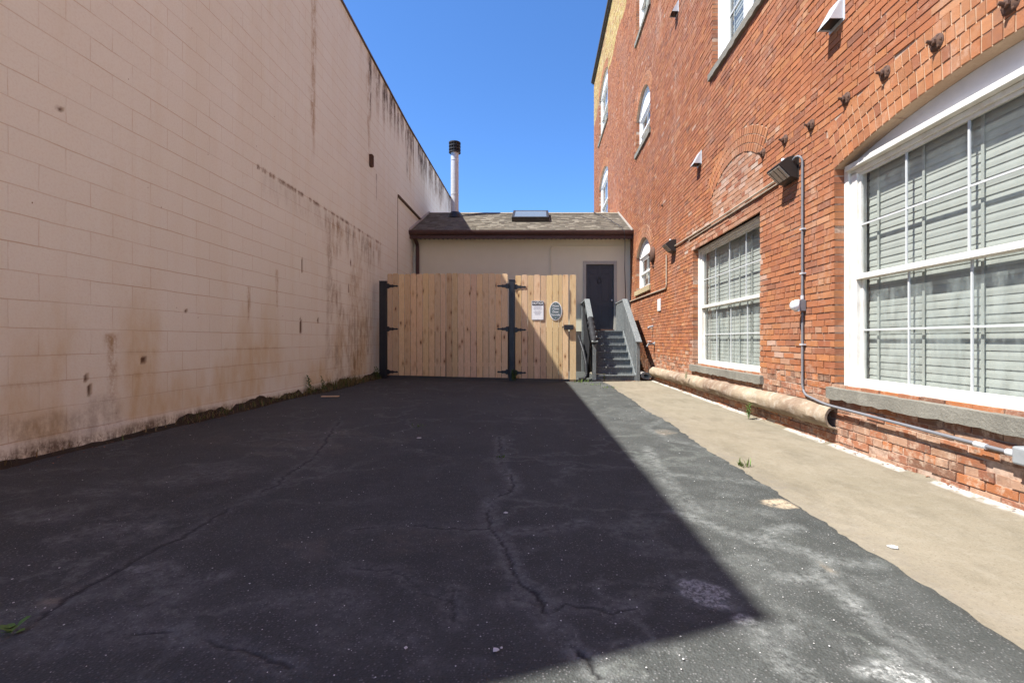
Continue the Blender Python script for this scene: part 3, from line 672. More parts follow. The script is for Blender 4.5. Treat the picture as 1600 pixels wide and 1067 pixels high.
BV = np.zeros((N, 12, 3))
BV[:, 0:4, 1:] = Q; BV[:, 0:4, 0] = (XF + DP)[:, None]
BV[:, 4:8, 1:] = Q; BV[:, 4:8, 0] = (XF + .0018)[:, None]
BV[:, 8:12, 1:] = Qi; BV[:, 8:12, 0] = XF[:, None] + RNG.uniform(-.0014, .0014, (N, 4))
fc = []
for k in range(4): j = (k + 1) % 4; fc += [(k, j, 4 + j, 4 + k), (4 + k, 4 + j, 8 + j, 8 + k)]
fc.append((8, 9, 10, 11)); fc = np.array(fc)
BF = (fc[None] + (np.arange(N) * 12)[:, None, None]).reshape(-1, 4)[:, ::-1]
mv = np.array(MORT.v); mf = np.array(MORT.f); nb = N * 12
allV = np.concatenate([BV.reshape(-1, 3), mv]); allF = np.concatenate([BF, mf + nb])
mi_ = np.concatenate([np.zeros(len(BF)), np.where(np.array(MORT.mi) == 1, 2, 1)])
tc_ = np.concatenate([np.repeat(TI, 9, 0), np.full((len(mf), 3), .3)])
M['mortar_light'] = mat_concrete('pale_mortar', (.50, .37, .26), (.40, .27, .18), (.58, .46, .34))
npmesh('brick_wall', allV, allF, ['brick', 'mortar', 'mortar_light'], mi_, tc_, parent=bb, flat=True)
b = MB(); b.box(XW + .02, 14, -8, Y_A - .002, -.1, 14.35).box(3.36, 14, Y_A, 24.38, -.1, 14.35).box(XW + .14, 3.355, 24.25, 24.38, -.1, 14.35); obj('building_core', b, 'backwall', bb)
b = MB(); b.box(3.30, 3.35, Y_A + .01, 24.2, 0, 14.3); obj('dark_room_backing', b, 'dark', bb)  # near-black sheet, its colour standing in for unlit rooms behind the glass
b = MB(); b.box(2.80, 14.05, -8, 24.46, 14.36, 14.44).box(2.74, 14.05, -8, 24.50, 14.442, 14.56); obj('cornice', b, 'trimdark', bb, .01)
def arcpts(o, inset=0., n=16):
    yc, zc, Rr, wd = arc(o); th = math.asin(min(1, wd / Rr)); Ri = Rr - inset
    th2 = math.asin(max(-1, min(1, (wd - inset) / Ri)))
    return [(yc + Ri * math.sin(t), zc + Ri * math.cos(t)) for t in [th2 - 2 * th2 * k / n for k in range(n + 1)]]
def window(o, cols, rows, blind=True, glass='glass', side=.11, head=.07, bottom=.05, mullions=(), sillmat='sill', label=None, drop=0.):
    y0, y1, z0, zs = o['y0'], o['y1'], o['z0'], o['zs']; bigarch = o['r'] > 0 and o['k'] == 'big'
    X0 = XW + .095
    zt = zs if (bigarch or o['r'] == 0) else zs + o['r']
    fr = MB(); rv = side * .42
    # brick mould then inner frame, stepped
    ztop_in = zs - head
    for (ya, yb) in ((y0, y0 + rv), (y1 - rv, y1)): fr.box(X0, X0 + .10, ya, yb, z0, zs)
    fr.box(X0 + .022, X0 + .12, y0 + rv, y0 + side, z0 + .01, ztop_in).box(X0 + .022, X0 + .12, y1 - side, y1 - rv, z0 + .01, ztop_in)
    fr.box(X0 - (.035 if bigarch else 0), X0 + .10, y0 + rv, y1 - rv, ztop_in + .022, zs).box(X0 + .022, X0 + .12, y0 + rv, y1 - rv, ztop_in - .02, ztop_in + .02)
    fr.box(X0 - .02, X0 + .12, y0 + rv, y1 - rv, z0, z0 + bottom)
    f = obj('window', fr, 'cream' if o['k'].startswith('big') else 'white', bb, .004)
    if label: f['label'] = label
    if o['r'] > 0:
        pts = arcpts(o, 0.); pl = MB(); xx = X0 + (.03 if bigarch else .01)
        pl.prism([(y1, zs - .002)] + pts + [(y0, zs - .002)], xx, xx + .05, 'x') if True else None
        obj('arch_panel', pl, 'panelgrey' if bigarch else 'white', f)
        if not bigarch:
            tr = MB(); oi = arcpts(o, 0.); ii = arcpts(o, .07); tr.m = 0
            for a in range(len(oi) - 1): tr.prism([oi[a], oi[a + 1], ii[a + 1], ii[a]], X0 - .015, X0 + .012, 'x')
            obj('arch_trim', tr, 'white', f, smooth=False)
    gy0, gy1 = y0 + side, y1 - side; gz0, gz1 = z0 + bottom, ztop_in - .02; zm = (gz0 + gz1) / 2
    parts = [gy0] + list(mullions) + [gy1]
    for mm in mullions:
        b = MB(); b.box(X0 - .005, X0 + .11, mm - .05, mm + .05, z0 + bottom, ztop_in); obj('mullion', b, 'white', f, .004)
    for (pa, pb) in zip(parts[:-1], parts[1:]):
        pa += .05 if pa in mullions else 0; pb -= .05 if pb in mullions else 0
        for si, (za, zb) in enumerate(((gz0, zm), (zm, gz1))):
            xs_ = X0 + (.062 if si == 0 else .042); st = .028 if o['k'].startswith('big') else .045; sh = MB()
            sh.box(xs_, xs_ + .03, pa, pa + st, za, zb).box(xs_, xs_ + .03, pb - st, pb, za, zb)
            if si == 0: sh.box(xs_ + .001, xs_ + .029, pa + st, pb - st, za, za + st * 1.3).box(xs_ - .004, xs_ + .03, pa + st, pb - st, zb - .022, zb + .006)
            else: sh.box(xs_ + .001, xs_ + .029, pa + st, pb - st, zb - st, zb).box(xs_ - .03, xs_ + .03, pa, pb, za - .018, za + .030)
            obj('sash', sh, 'cream' if o['k'].startswith('big') else 'white', f, .003)
            gm = MB(); nc = cols if not mullions else max(1, cols // (len(mullions) + 1))
            mw = .0075 if o['k'].startswith('big') else .014
            for c_ in range(1, nc):
                yy_ = pa + (pb - pa) * c_ / nc; gm.box(xs_ + .004, xs_ + .016, yy_ - mw, yy_ + mw, za + .02, zb - .01)
            for r_ in range(1, rows):
                zz_ = za + (zb - za) * r_ / rows; gm.box(xs_ + .0055, xs_ + .0175, pa + .01, pb - .01, zz_ - mw, zz_ + mw)
            if gm.v: obj('muntin_grid', gm, 'muntin', f)
            gp = MB(); gp.add([(xs_ + .019, pa + .01, za + .01), (xs_ + .019, pa + .01, zb - .01), (xs_ + .019, pb - .01, zb - .01), (xs_ + .019, pb - .01, za + .01)], [(0, 1, 2, 3)])
            obj('pane', gp, glass if si == 0 else 'glass', f, fixn=False)
    if blind:
        bl = MB(); zz = gz1 + .03; xb = X0 + .135; pit = .063; k = 0
        while zz > gz0 - .02 + drop:
            j = random.uniform(-.0015, .0015); t = .022
            bl.add([(xb - .003 + j, gy0 + .015, zz - pit * .5 - .003), (xb - .003 + j, gy1 - .015, zz - pit * .5 - .003), (xb - .002, gy1 - .015, zz - .004), (xb - .002, gy0 + .015, zz - .004), (xb + .0045, gy1 - .015, zz + pit * .5), (xb + .0045, gy0 + .015, zz + pit * .5)],
                   [(0, 1, 2, 3), (3, 2, 4, 5)])
            zz -= pit
        for c_ in range(6):
            yy_ = gy0 + (gy1 - gy0) * (c_ + .3) / 5.6
            if yy_ < gy1 - .02: bl.box(xb - .020, xb - .017, yy_ - .012, yy_ + .012, gz0, gz1)
        o2 = obj('blind', bl, 'blind', f, fixn=False)
    else:
        for (ca, cb) in ((gy0 - .03, gy0 + (gy1 - gy0) * .28), (gy1 - (gy1 - gy0) * .28, gy1 + .03)):
            b = MB(); nn = 14; b.add([(X0 + .17 + .018 * math.sin(i_ * 1.9), ca + (cb - ca) * i_ / nn, zz_) for zz_ in (gz0, gz1) for i_ in range(nn + 1)], [(i_, i_ + 1, nn + 2 + i_, nn + 1 + i_) for i_ in range(nn)]); obj('curtain', b, 'blind', f, smooth=True, fixn=False)
    sl = MB(); dx = .045; ex = .09 if o['k'] != 'big' else .06; hh = .125 if o['k'].startswith(('big', 'up')) else .14
    n = 40; r2 = random.Random(hash(o['k']) % 1000 if False else len(o['k']) * 7 + int(y0))
    ya, yb = y0 - ex, y1 + ex
    for a in range(n):
        A = ya + (yb - ya) * a / n; B = ya + (yb - ya) * (a + 1) / n
    vs = []; fs = []
    for a in range(n + 1):
        Y_ = ya + (yb - ya) * a / n; j1, j2, j3 = [r2.uniform(-.004, .004) for _ in range(3)]; j4 = r2.uniform(-.004, .012)
        vs += [(X0 + .02, Y_, z0 + .002), (XW - dx + j1, Y_, z0 - .012 + j2 * .5), (XW - dx + j1 * 1.4, Y_, z0 - hh + j4), (X0 + .02, Y_, z0 - hh)]
        if a:
            b0 = (a - 1) * 4; b1 = a * 4
            for q_ in range(4): fs.append((b0 + q_, b0 + (q_ + 1) % 4, b1 + (q_ + 1) % 4, b1 + q_))
    fs += [(0, 1, 2, 3), (n * 4 + 3, n * 4 + 2, n * 4 + 1, n * 4)]
    sl.add(vs, fs); obj('window_sill', sl, sillmat, f)
    return f
M['sandsill'] = mat_concrete('sandstone_sill', (.42, .34, .2), (.33, .26, .15), (.5, .42, .27))
window(OPS[0], 5, 2, glass='glassd', side=.15, label='wide window with hazy dirty lower sash and arched panel above')
window(OPS[1], 4, 2, glass='glassd', side=.14, label='wide square-topped window with closed blinds under the bricked-up arch')
window(OPS[2], 2, 1, False, side=.12, sillmat='sandsill')
window(OPS[3], 2, 1, False, side=.12)
window(OPS[4], 2, 1, False, side=.12)
window(OPS[5], 3, 1, True, side=.2); window(OPS[6], 3, 1, True, side=.2)
window(OPS[7], 6, 2, True, side=.26, mullions=(6.72, 5.72), label='upper floor window divided by wide white mullions')

# ------------------------------------------------------------------ back: low stucco building
sbd = thing('stucco_building', 'low tan stucco building with shingle roof closing the end of the alley', 'building', (-.5, 14.7, 0))
YB = 14.7; XLb = xl(14.7) + .004; XRb = XW - .004
DX0, DX1, DZ0, DZ1 = 1.45, 2.40, 1.33, 3.42
wm = MB(); wm.box(XLb, DX0 - .002, YB, YB + .2, 1.27, 4.24).box(DX1 + .002, XRb, YB, YB + .2, 1.27, 4.24).box(DX0 - .002, DX1 + .002, YB, YB + .2, DZ1, 4.24)
wm.box(XLb, XRb, YB + .3, 19.2, 0, 4.24); obj('stucco_wall', wm, 'stucco', sbd)
fm = MB(); fm.box(XLb, XRb, YB - .03, YB + .2, -.05, 1.268); fo = obj('foundation', fm, 'found', sbd)
dm = MB(); dm.box(DX0 + .04, DX1 - .04, YB + .07, YB + .115, DZ0, DZ1 - .04)
do = obj('door', dm, 'door', sbd)
pn = MB(); wd = DX1 - DX0 - .08; xa = DX0 + .04
for (u0, u1) in ((.12, .46), (.54, .88)):
    for (v0, v1) in ((.05, .36), (.42, .78), (.83, .94)):
        a0, a1 = xa + wd * u0, xa + wd * u1; c0, c1 = DZ0 + (DZ1 - DZ0) * v0, DZ0 + (DZ1 - DZ0) * v1; y_ = YB + .07
        for (b0, b1, d0, d1) in ((a0, a1, c0, c0 + .02), (a0, a1, c1 - .02, c1), (a0, a0 + .02, c0 + .02, c1 - .02), (a1 - .02, a1, c0 + .02, c1 - .02)): pn.box(b0, b1, y_ - .010, y_ + .001, d0, d1)
        pn.box(a0 + .05, a1 - .05, y_ - .008, y_ + .001, c0 + .05, c1 - .05)
obj('door_panel', pn, 'door', do, .003)
k = MB(); k.lathe([(.012, 0), (.012, .03), (.026, .04), (.03, .055), (.022, .07), (.0, .075)], (DX1 - .10, YB + .07, 2.25), (0, -1, 0)); obj('door_knob', k, 'galv', do, smooth=True)
k = MB(); rgp = [(xa + wd * .48 + .06 * math.cos(t), YB + .045, 2.86 + .075 * math.sin(t)) for t in [2 * math.pi * i / 18 for i in range(19)]]
k.tube(rgp, .010, 8); k.box(xa + wd * .48 - .045, xa + wd * .48 + .045, YB + .045, YB + .07, 2.93, 3.0); obj('door_knocker', k, 'black', do, smooth=True)
f = MB(); f.box(DX0 - .06, DX0 + .038, YB - .02, YB + .12, DZ0 - .05, DZ1 + .06).box(DX1 - .038, DX1 + .06, YB - .02, YB + .12, DZ0 - .05, DZ1 + .06).box(DX0 + .038, DX1 - .038, YB - .018, YB + .12, DZ1 - .04, DZ1 + .058)
obj('door_frame', f, 'doorframe', sbd, .004)
k = MB(); k.box(DX0 + .038, DX1 - .038, YB - .03, YB + .14, DZ0 - .07, DZ0 - .002); obj('threshold', k, 'rust', sbd, .004)
# roof
EY, EZ, RY, RZ = 14.22, 4.34, 16.75, 5.55
sl_ = (RZ - EZ) / (RY - EY); nrm = Vector((0, -sl_, 1)).normalized(); sd_ = Vector((0, 1, sl_)).normalized()
rf = MB(); rf.box(XLb, XRb, EY + .05, 19.2, 4.245, 4.255)
rf.prism([(EY, EZ - .02), (RY, RZ - .02), (19.28, EZ - .02), (19.28, EZ - .10), (RY, RZ - .12), (EY, EZ - .10)], XLb, XRb, 'x')
Ls = math.hypot(RY - EY, RZ - EZ); row = 0; s_ = -.02; rs = random.Random(3)
while s_ < Ls - .03:
    x = XLb - rs.uniform(0, .3)
    while x < XRb:
        wd_ = rs.choice([.10, .14, .18, .22, .26]); x1 = min(x + wd_, XRb); x0_ = max(x, XLb)
        if x1 - x0_ > .01:
            th_ = rs.choice([.004, .011, .014]); e = min(.155, Ls - s_)
            P0 = Vector((0, EY, EZ - .02)) + sd_ * s_; P1 = P0 + sd_ * e
            c = rs.choice([(.225, .20, .155), (.19, .165, .13), (.26, .23, .18), (.165, .145, .115), (.21, .185, .145)]); v_ = rs.uniform(.9, 1.1); rf.tint = tuple(x_ * v_ for x_ in c)
            A = P0 + nrm * (th_ + .010); B = P1 + nrm * .004
            rf.add([(x0_, A.y, A.z), (x1, A.y, A.z), (x1, B.y, B.z), (x0_, B.y, B.z), (x0_, P0.y, P0.z), (x1, P0.y, P0.z)], [(0, 1, 2, 3), (4, 5, 1, 0), (4, 0, 3), (5, 2, 1)])
        x += wd_
    s_ += .14; row += 1
ro = obj('roof', rf, 'shingle', sbd, fixn=False)
b = MB(); b.tint = (.27, .23, .17)
x = XLb
while x < XRb - .05:
    x2 = min(x + .24, XRb); b.prism([(RY - .13, RZ - .045), (RY, RZ + .02), (RY + .13, RZ - .045), (RY + .13, RZ - .06), (RY, RZ + .005), (RY - .13, RZ - .06)], x, x2 - .004, 'x'); x = x2
obj('roof_ridge', b, 'shingle', ro, fixn=True)
for xx in (XLb + .002, XRb - .045):
    k = MB(); P0 = Vector((xx, EY - .01, EZ + .015)); k.add([(xx, EY - .02, EZ - .03), (xx + .04, EY - .02, EZ - .03), (xx + .04, RY, RZ - .02), (xx, RY, RZ - .02), (xx, EY - .02, EZ + .05), (xx + .04, EY - .02, EZ + .03), (xx + .04, RY, RZ + .045), (xx, RY, RZ + .06)],
        [(0, 1, 5, 4), (1, 2, 6, 5), (4, 5, 6, 7), (0, 4, 7, 3), (2, 3, 7, 6), (0, 3, 2, 1)]); obj('rake_flashing', k, 'flash', ro)
gm = MB(); gm.prism([(EY - .09, EZ - .015), (EY - .085, EZ - .07), (EY - .05, EZ - .13), (EY + .03, EZ - .14), (EY + .03, EZ - .02), (EY + .022, EZ - .02), (EY + .022, EZ - .13), (EY - .045, EZ - .12), (EY - .075, EZ - .065), (EY - .08, EZ - .015)], XLb, XRb, 'x')
go = obj('gutter', gm, 'brown', sbd)
k = MB(); k.box(XLb, XRb, EY + .032, EY + .055, EZ - .25, EZ - .11); obj('fascia', k, 'brown', sbd)
k = MB(); k.box(XLb, XRb, EY + .056, YB + .02, 4.20, 4.243)
for i in range(48): k.box(XLb + .07 + i * .142, XLb + .11 + i * .142, EY + .056, YB - .002, 4.155, 4.199)
obj('soffit', k, 'bronze', sbd)
k = MB(); X_ = -3.86 ; k.box(X_, X_ + .10, YB - .10, YB - .02, .1, 3.95).obox((X_ + .05, YB - .24, 4.06), (.05, 0, 0), (0, .20, -.11), (0, .02, .03)); obj('downspout', k, 'brown', sbd, .008)
# skylight on the slope
def onroof(x, s, h): p = Vector((x, EY, EZ)) + sd_ * s + nrm * h; return p
sk = MB(); 
def slab(mb, x0, x1, s0, s1, h0, h1):
    mb.add([onroof(x0, s0, h0), onroof(x1, s0, h0), onroof(x1, s1, h0), onroof(x0, s1, h0), onroof(x0, s0, h1), onroof(x1, s0, h1), onroof(x1, s1, h1), onroof(x0, s1, h1)],
           [(0, 3, 2, 1), (4, 5, 6, 7), (0, 1, 5, 4), (1, 2, 6, 5), (2, 3, 7, 6), (3, 0, 4, 7)])
slab(sk, -.89, -.81, 1.25, 2.45, -.02, .16); slab(sk, .25, .33, 1.25, 2.45, -.02, .16); slab(sk, -.81, .25, 1.25, 1.33, -.02, .158); slab(sk, -.81, .25, 2.37, 2.45, -.02, .158)
so = obj('skylight', sk, 'bronze', sbd, .005)
k = MB(); slab(k, -.81, .25, 1.33, 2.37, .135, .15); obj('skylight_pane', k, mat_plain('skylight_grey', (.16, .18, .18), .12, spec=.6, var=.1, bump=0), so)
# flue pipe
fx_, fy_ = -2.93, 16.25
k = MB(); k.lathe([(.135, 5.2), (.135, 6.03), (.142, 6.035), (.142, 6.06), (.135, 6.065), (.135, 7.22), (.142, 7.225), (.142, 7.25), (.135, 7.255), (.135, 7.55)], (fx_, fy_, 0), n=24); fl = obj('flue_pipe', k, 'galv', sbd, smooth=True)
k = MB()
for (a, b_) in ((7.50, 7.53), (7.60, 7.63), (7.71, 7.74), (7.82, 7.86)): k.lathe([(.14, a), (.205, a), (.205, b_), (.14, b_)], (fx_, fy_, 0), n=24)
k.lathe([(.15, 7.5), (.15, 7.83)], (fx_, fy_, 0), n=24)
for i in range(12):
    t = 2 * math.pi * i / 12; k.box(fx_ + .19 * math.cos(t) - .008, fx_ + .19 * math.cos(t) + .008, fy_ + .19 * math.sin(t) - .008, fy_ + .19 * math.sin(t) + .008, 7.51, 7.84)
k.lathe([(.2, 7.86), (.12, 7.885), (.01, 7.89)], (fx_, fy_, 0), n=24)
obj('flue_cap', k, 'bronze', fl)
k = MB(); k.lathe([(.26, 5.22), (.2, 5.36), (.138, 5.44)], (fx_, fy_, 0), n=20); obj('flue_flashing', k, 'black', fl)
# conduit on the stucco wall and hanging cable
k = MB(); k.tube([(.37, YB - .02, 2.3), (.37, YB - .02, 3.88), (.39, YB - .02, 3.93), (.44, YB - .02, 3.95), (2.80, YB - .02, 3.95)], .013, 8); k.box(1.57, 1.60, YB - .03, YB, 3.93, 3.98)
tag(obj('wall_conduit', k, 'stucco', smooth=True), 'thin tan painted conduit bent across the stucco wall above the door', 'conduit')
k = MB(); k.tube([(1.95, 16.7, 5.57), (2.3, 15.4, 4.98), (2.53, 14.2, 4.42), (2.58, 14.05, 4.25), (2.6, 14.08, 3.9), (2.64, 14.35, 3.2), (2.72, 14.62, 2.3), (2.78, 14.66, 1.9)], .011, 6)
tag(obj('cable', k, 'black', smooth=True), 'black cable hanging over the shingle roof and down beside the door', 'cable')

# ------------------------------------------------------------------ gates
YG = 11.0
def picket(mb, x0, x1, z0, z1, y0=YG, th=.018, rn=None):
    mb.rn = random.random(); v = random.uniform(.82, 1.12); mb.tint = (v, v * random.uniform(.94, 1.02), v * random.uniform(.86, 1.04))
    c = .028; yj = random.uniform(-.003, .003); L = random.uniform(-.012, .012)
    n = 5; pts = [(x0, z0), (x1, z0), (x1, z1 - c + L)]
    pts += [(x1 - c * (1 - math.cos(t)), z1 - c + c * math.sin(t) + L) for t in (math.pi / 6, math.pi / 3, math.pi / 2)]
    pts += [(x0 + c * (1 - math.cos(t)), z1 - c + c * math.sin(t) + L) for t in (math.pi / 2, math.pi / 3, math.pi / 6)] + [(x0, z1 - c + L)]
    mb.prism(pts, y0 + yj, y0 + th + yj, 'y')
def gx(px): return (px - CX) * YG / F
def gzz(py): return 1 + (CY - py) * YG / F
def hinge(par, xh, z, sgn):
    """strap hinge: sgn +1 points to +x; sits proud of the boards"""
    h = MB(); y = YG - .012; th = .006
    L = .27
    out = [(0, .06), (.05, .058), (.07, .035), (.11, .028), (.14, .036), (.17, .02), (.21, .017), (.235, .024), (L, .004)]
    poly = [(xh + sgn * a, z + b) for a, b in out] + [(xh + sgn * a, z - b) for a, b in reversed(out)]
    h.prism(poly, y, y + th, 'y')
    h.tube([(xh - sgn * .008, y - .004, z - .062), (xh - sgn * .008, y - .004, z + .062)], .012, 10)
    for a in (.03, .12, .2): h.lathe([(.010, 0), (.008, .006), (.001, .008)], (xh + sgn * a, y, z), (0, -1, 0), 8)
    h.box(xh - sgn * .008 - (.05 if sgn > 0 else 0), xh - sgn * .008 + (0 if sgn > 0 else .05), y + .001, y + .008, z - .055, z + .055)
    return obj('hinge', h, 'black', par)
def gate(label, xs_, zt, zbl, zbr, hx, hs, hinges):
    xa, xb = xs_[0], xs_[-1]; t = thing('wooden_gate', label, 'gate', ((xa + xb) / 2, YG, 0), 'new timber gates')
    p = MB()
    for a, b in zip(xs_[:-1], xs_[1:]):
        f_ = (a - xa) / (xb - xa) if xb > xa else 0; picket(p, a + .0042, b - .0042, zbl + (zbr - zbl) * f_, zt)
    obj('board_panel', p, 'wood', t, .002)
    for z in (.42, 1.25, 2.12):
        r = MB(); r.rn = random.random(); r.box(xa + .01, xb - .01, YG + .022, YG + .06, z - .045, z + .045); obj('rail', r, 'wood', t, .003)
    for z in hinges: hinge(t, hx, z, hs)
    return t
HZ = [gzz(447), gzz(514), gzz(581)]
b1 = np.array([605, 613, 623, 632, 641.5, 651, 660.5, 670, 679.5, 688.5, 696.3]); b2 = np.array([697, 706.3, 715.5, 725, 735, 744.7, 754.5, 764, 773.7, 783.5, 793.5])
gate('left leaf of the wide timber gate, hinged on the post by the block wall', [gx(v) for v in b1], gzz(427.5), gzz(586), gzz(588.3), gx(604.5), 1, HZ)
gate('middle timber gate leaf, hinged on the black post beside the signs', [gx(v) for v in b2], gzz(427.5), gzz(588.5), gzz(590.5), gx(794.5), -1, HZ)
b3 = np.array([805, 815, 824.6, 834.2, 844.2, 853.6, 863.2, 873, 878.8, 888.4])
g3 = gate('narrow timber gate leaf carrying the two signs', [gx(v) for v in b3], gzz(430), gzz(591), gzz(592.3), gx(804.5), 1, [z - .02 for z in HZ])
# closing board
t = thing('latch_post', 'single tall timber board at the right edge of the small gate', 'post', (gx(895.5), YG, 0))
p = MB(); picket(p, gx(890.3), gx(900), gzz(593), gzz(430)); obj('board', p, 'wood', t, .002)
p = MB(); p.rn = .3; p.box(gx(890.5), gx(899.5), YG + .022, YG + .11, -.01, 2.35); obj('post', p, 'wood', t, .004)
p = MB(); p.box(gx(881), gx(896), YG - .06, YG - .006, gzz(515), gzz(507.5)).lathe([(.02, 0), (.022, .02), (.015, .03)], (gx(880.5), YG - .03, gzz(511)), (-1, 0, 0)); p.lathe([(.017, 0), (.017, .012)], (gx(888), YG - .06, gzz(511)), (0, -1, 0))
tag(obj('gate_lock', p, 'black', bevel=.005), 'black rim lock bridging the small gate and the board beside it', 'lock')
p = MB()
for i in range(22):
    z = gzz(452) - i * .025; a = math.pi / 2 * (i % 2)
    pts = [(gx(889.2) + .009 * math.cos(t_) * math.cos(a), YG - .012 + .009 * math.cos(t_) * math.sin(a), z + .017 * math.sin(t_)) for t_ in [2 * math.pi * k / 8 for k in range(9)]]
    p.tube(pts, .003, 5, False)
tag(obj('chain', p, 'conduit', smooth=True), 'thin steel chain hanging in the gap at the right of the small gate', 'chain')
for (a, b, zt, lab) in ((592.5, 604, gzz(440), 'black square steel gate post standing against the block wall'), (795.2, 804.3, gzz(438), 'black square steel gate post between the wide and small gates')):
    t = thing('gate_post', lab, 'post', ((gx(a) + gx(b)) / 2, YG + .06, 0), 'black steel gate posts')
    k = MB(); k.box(gx(a), gx(b), YG - .01, YG + .13, -.05, zt); obj('post_shaft', k, 'black', t, .008)
    k = MB(); k.box(gx(a) - .006, gx(b) + .006, YG - .016, YG + .136, zt + .001, zt + .016); obj('post_cap', k, 'black', t, .004)
# signs
def text(par, body, x, y, z, size, mat, name='lettering', sx=1., bold=0.):
    cu = bpy.data.curves.new(name, 'FONT'); cu.body = body; cu.size = size; cu.align_x = 'CENTER'; cu.align_y = 'CENTER'; cu.extrude = .0008; cu.offset = bold
    o = bpy.data.objects.new('tmp', cu); C.objects.link(o); bpy.context.view_layer.update()
    me = bpy.data.meshes.new_from_object(o.evaluated_get(bpy.context.evaluated_depsgraph_get())); C.objects.unlink(o); bpy.data.objects.remove(o)
    me.transform(Matrix.Rotation(R(90), 4, 'X') @ Matrix.Diagonal((sx, 1, 1, 1))); me.materials.clear(); me.materials.append(M[mat])
    n = bpy.data.objects.new(name, me); C.objects.link(n); n.parent = par; n.location = Vector((x, y, z)) - base(par); return n
def rrect(x0, x1, z0, z1, r, n=5):
    pts = []
    for cx_, cz_, a0 in ((x1 - r, z1 - r, 0), (x0 + r, z1 - r, 90), (x0 + r, z0 + r, 180), (x1 - r, z0 + r, 270)):
        pts += [(cx_ + r * math.cos(R(a0 + 90 * k / n)), cz_ + r * math.sin(R(a0 + 90 * k / n))) for k in range(n + 1)]
    return pts
ys_ = YG - .012
nx0, nx1, nz0, nz1 = gx(830.6), gx(849.6), gzz(500), gzz(470)
t = thing('notice_sign', 'white rectangular NOTICE sign with a black heading on the small gate', 'sign', ((nx0 + nx1) / 2, ys_, nz0))
k = MB(); k.prism(rrect(nx0, nx1, nz0, nz1, .02), ys_, ys_ + .006, 'y'); obj('sign_plate', k, 'galv', t)
k = MB(); k.prism(rrect(nx0 + .012, nx1 - .012, nz0 + .012, nz1 - .012, .014), ys_ - .002, ys_ + .001, 'y'); obj('sign_face', k, 'signwhite', t)
k = MB(); k.prism(rrect(nx0 + .012, nx1 - .012, nz1 - .105, nz1 - .012, .012), ys_ - .0045, ys_ - .0015, 'y'); obj('heading_band', k, 'signblack', t)
text(t, 'NOTICE', (nx0 + nx1) / 2, ys_ - .006, nz1 - .06, .074, 'signwhite', bold=.0018, sx=.92)
k = MB(); rl = random.Random(4)
for (zf, frac) in ((.72, .9), (.665, .72), (.61, .86), (.555, .8), (.455, .6), (.40, .86), (.345, .58), (.29, .5)):
    z = nz0 + (nz1 - nz0) * zf; wl_ = (nx1 - nx0 - .05) * frac; x = (nx0 + nx1) / 2 - wl_ / 2; xe = x + wl_
    while x < xe - .01:
        ww = rl.uniform(.014, .04); k.box(x, min(x + ww, xe), ys_ - .0035, ys_ - .0015, z - .0045, z + .0045); x += ww + .007
obj('small_print', k, 'signtext', t)
for z in (nz1 - .018, nz0 + .03):
    k = MB(); k.lathe([(.006, 0), (.004, .003)], ((nx0 + nx1) / 2, ys_ - .004, z), (0, -1, 0), 8); obj('screw', k, 'galv', t)
ox, oz, orx, orz = gx(868.2), gzz(486), .148, .22
t = thing('oval_sign', 'grey oval sign with a white rim reading Please Close Door Securely', 'sign', (ox, ys_, oz - orz))
el = lambda a, b: [(ox + a * math.cos(2 * math.pi * i / 40), oz + b * math.sin(2 * math.pi * i / 40)) for i in range(40)]
k = MB(); k.prism(el(orx, orz), ys_, ys_ + .006, 'y'); obj('sign_rim', k, 'signwhite', t)
k = MB(); k.prism(el(orx - .016, orz - .016), ys_ - .002, ys_ + .001, 'y'); obj('sign_face', k, 'signgreen', t)
for body, dz, sz in (('Please', .118, .060), ('Close', .05, .066), ('Door', -.022, .066), ('Securely', -.092, .060)): text(t, body, ox, ys_ - .004, oz + dz, sz, 'signwhite', bold=.0006)
for z in (oz + .17, oz - .17):
    k = MB(); k.lathe([(.009, 0), (.007, .005)], (ox, ys_ - .003, z), (0, -1, 0), 8); obj('screw', k, 'galv', t)

# ------------------------------------------------------------------ stairs
st = thing('wooden_stairs', 'grey weathered wooden stairs with board railings up to the dark door', 'stairs', (1.9, 11.6, 0))
SX0, SX1 = 1.42, 2.38; YS = 11.62; TR = .275; Zs = [.131, .32, .505, .69, .875, 1.065, 1.265]
for i, z in enumerate(Zs):
    y = YS + i * TR; zp = Zs[i - 1] if i else -.03
    m = MB(); m.rn = random.random(); v = random.uniform(.85, 1.1); m.tint = (v, v, v)
    ye = y + TR + .012 if i < 6 else YB - .035
    if i < 6:
        m.box(SX0, SX1, y - .025, y + TR * .48, z - .036, z).box(SX0, SX1, y + TR * .5, ye - .02, z - .036, z - .002)
    else:
        yy_ = y - .025
        while yy_ < ye: m.box(SX0, SX1, yy_, min(yy_ + .137, ye), z - .036, z); yy_ += .142
    obj('tread', m, 'greywood', st, .004)
    m = MB(); m.rn = random.random(); m.box(SX0, SX1, y, y + .02, zp + .001, z - .037); obj('riser', m, 'greywood', st, .002)
for x in (SX0 - .04, SX1 + .002):
    m = MB(); m.rn = random.random(); yt = YS + 6 * TR
    m.prism([(YS - .03, -.02), (YS + .3, -.02), (yt + .1, 1.0), (YB - .04, 1.0), (YB - .04, 1.262), (yt, 1.262), (YS - .03, .13)], x, x + .037, 'x'); obj('stringer', m, 'greywood', st, .003)
yt = YS + 6 * TR
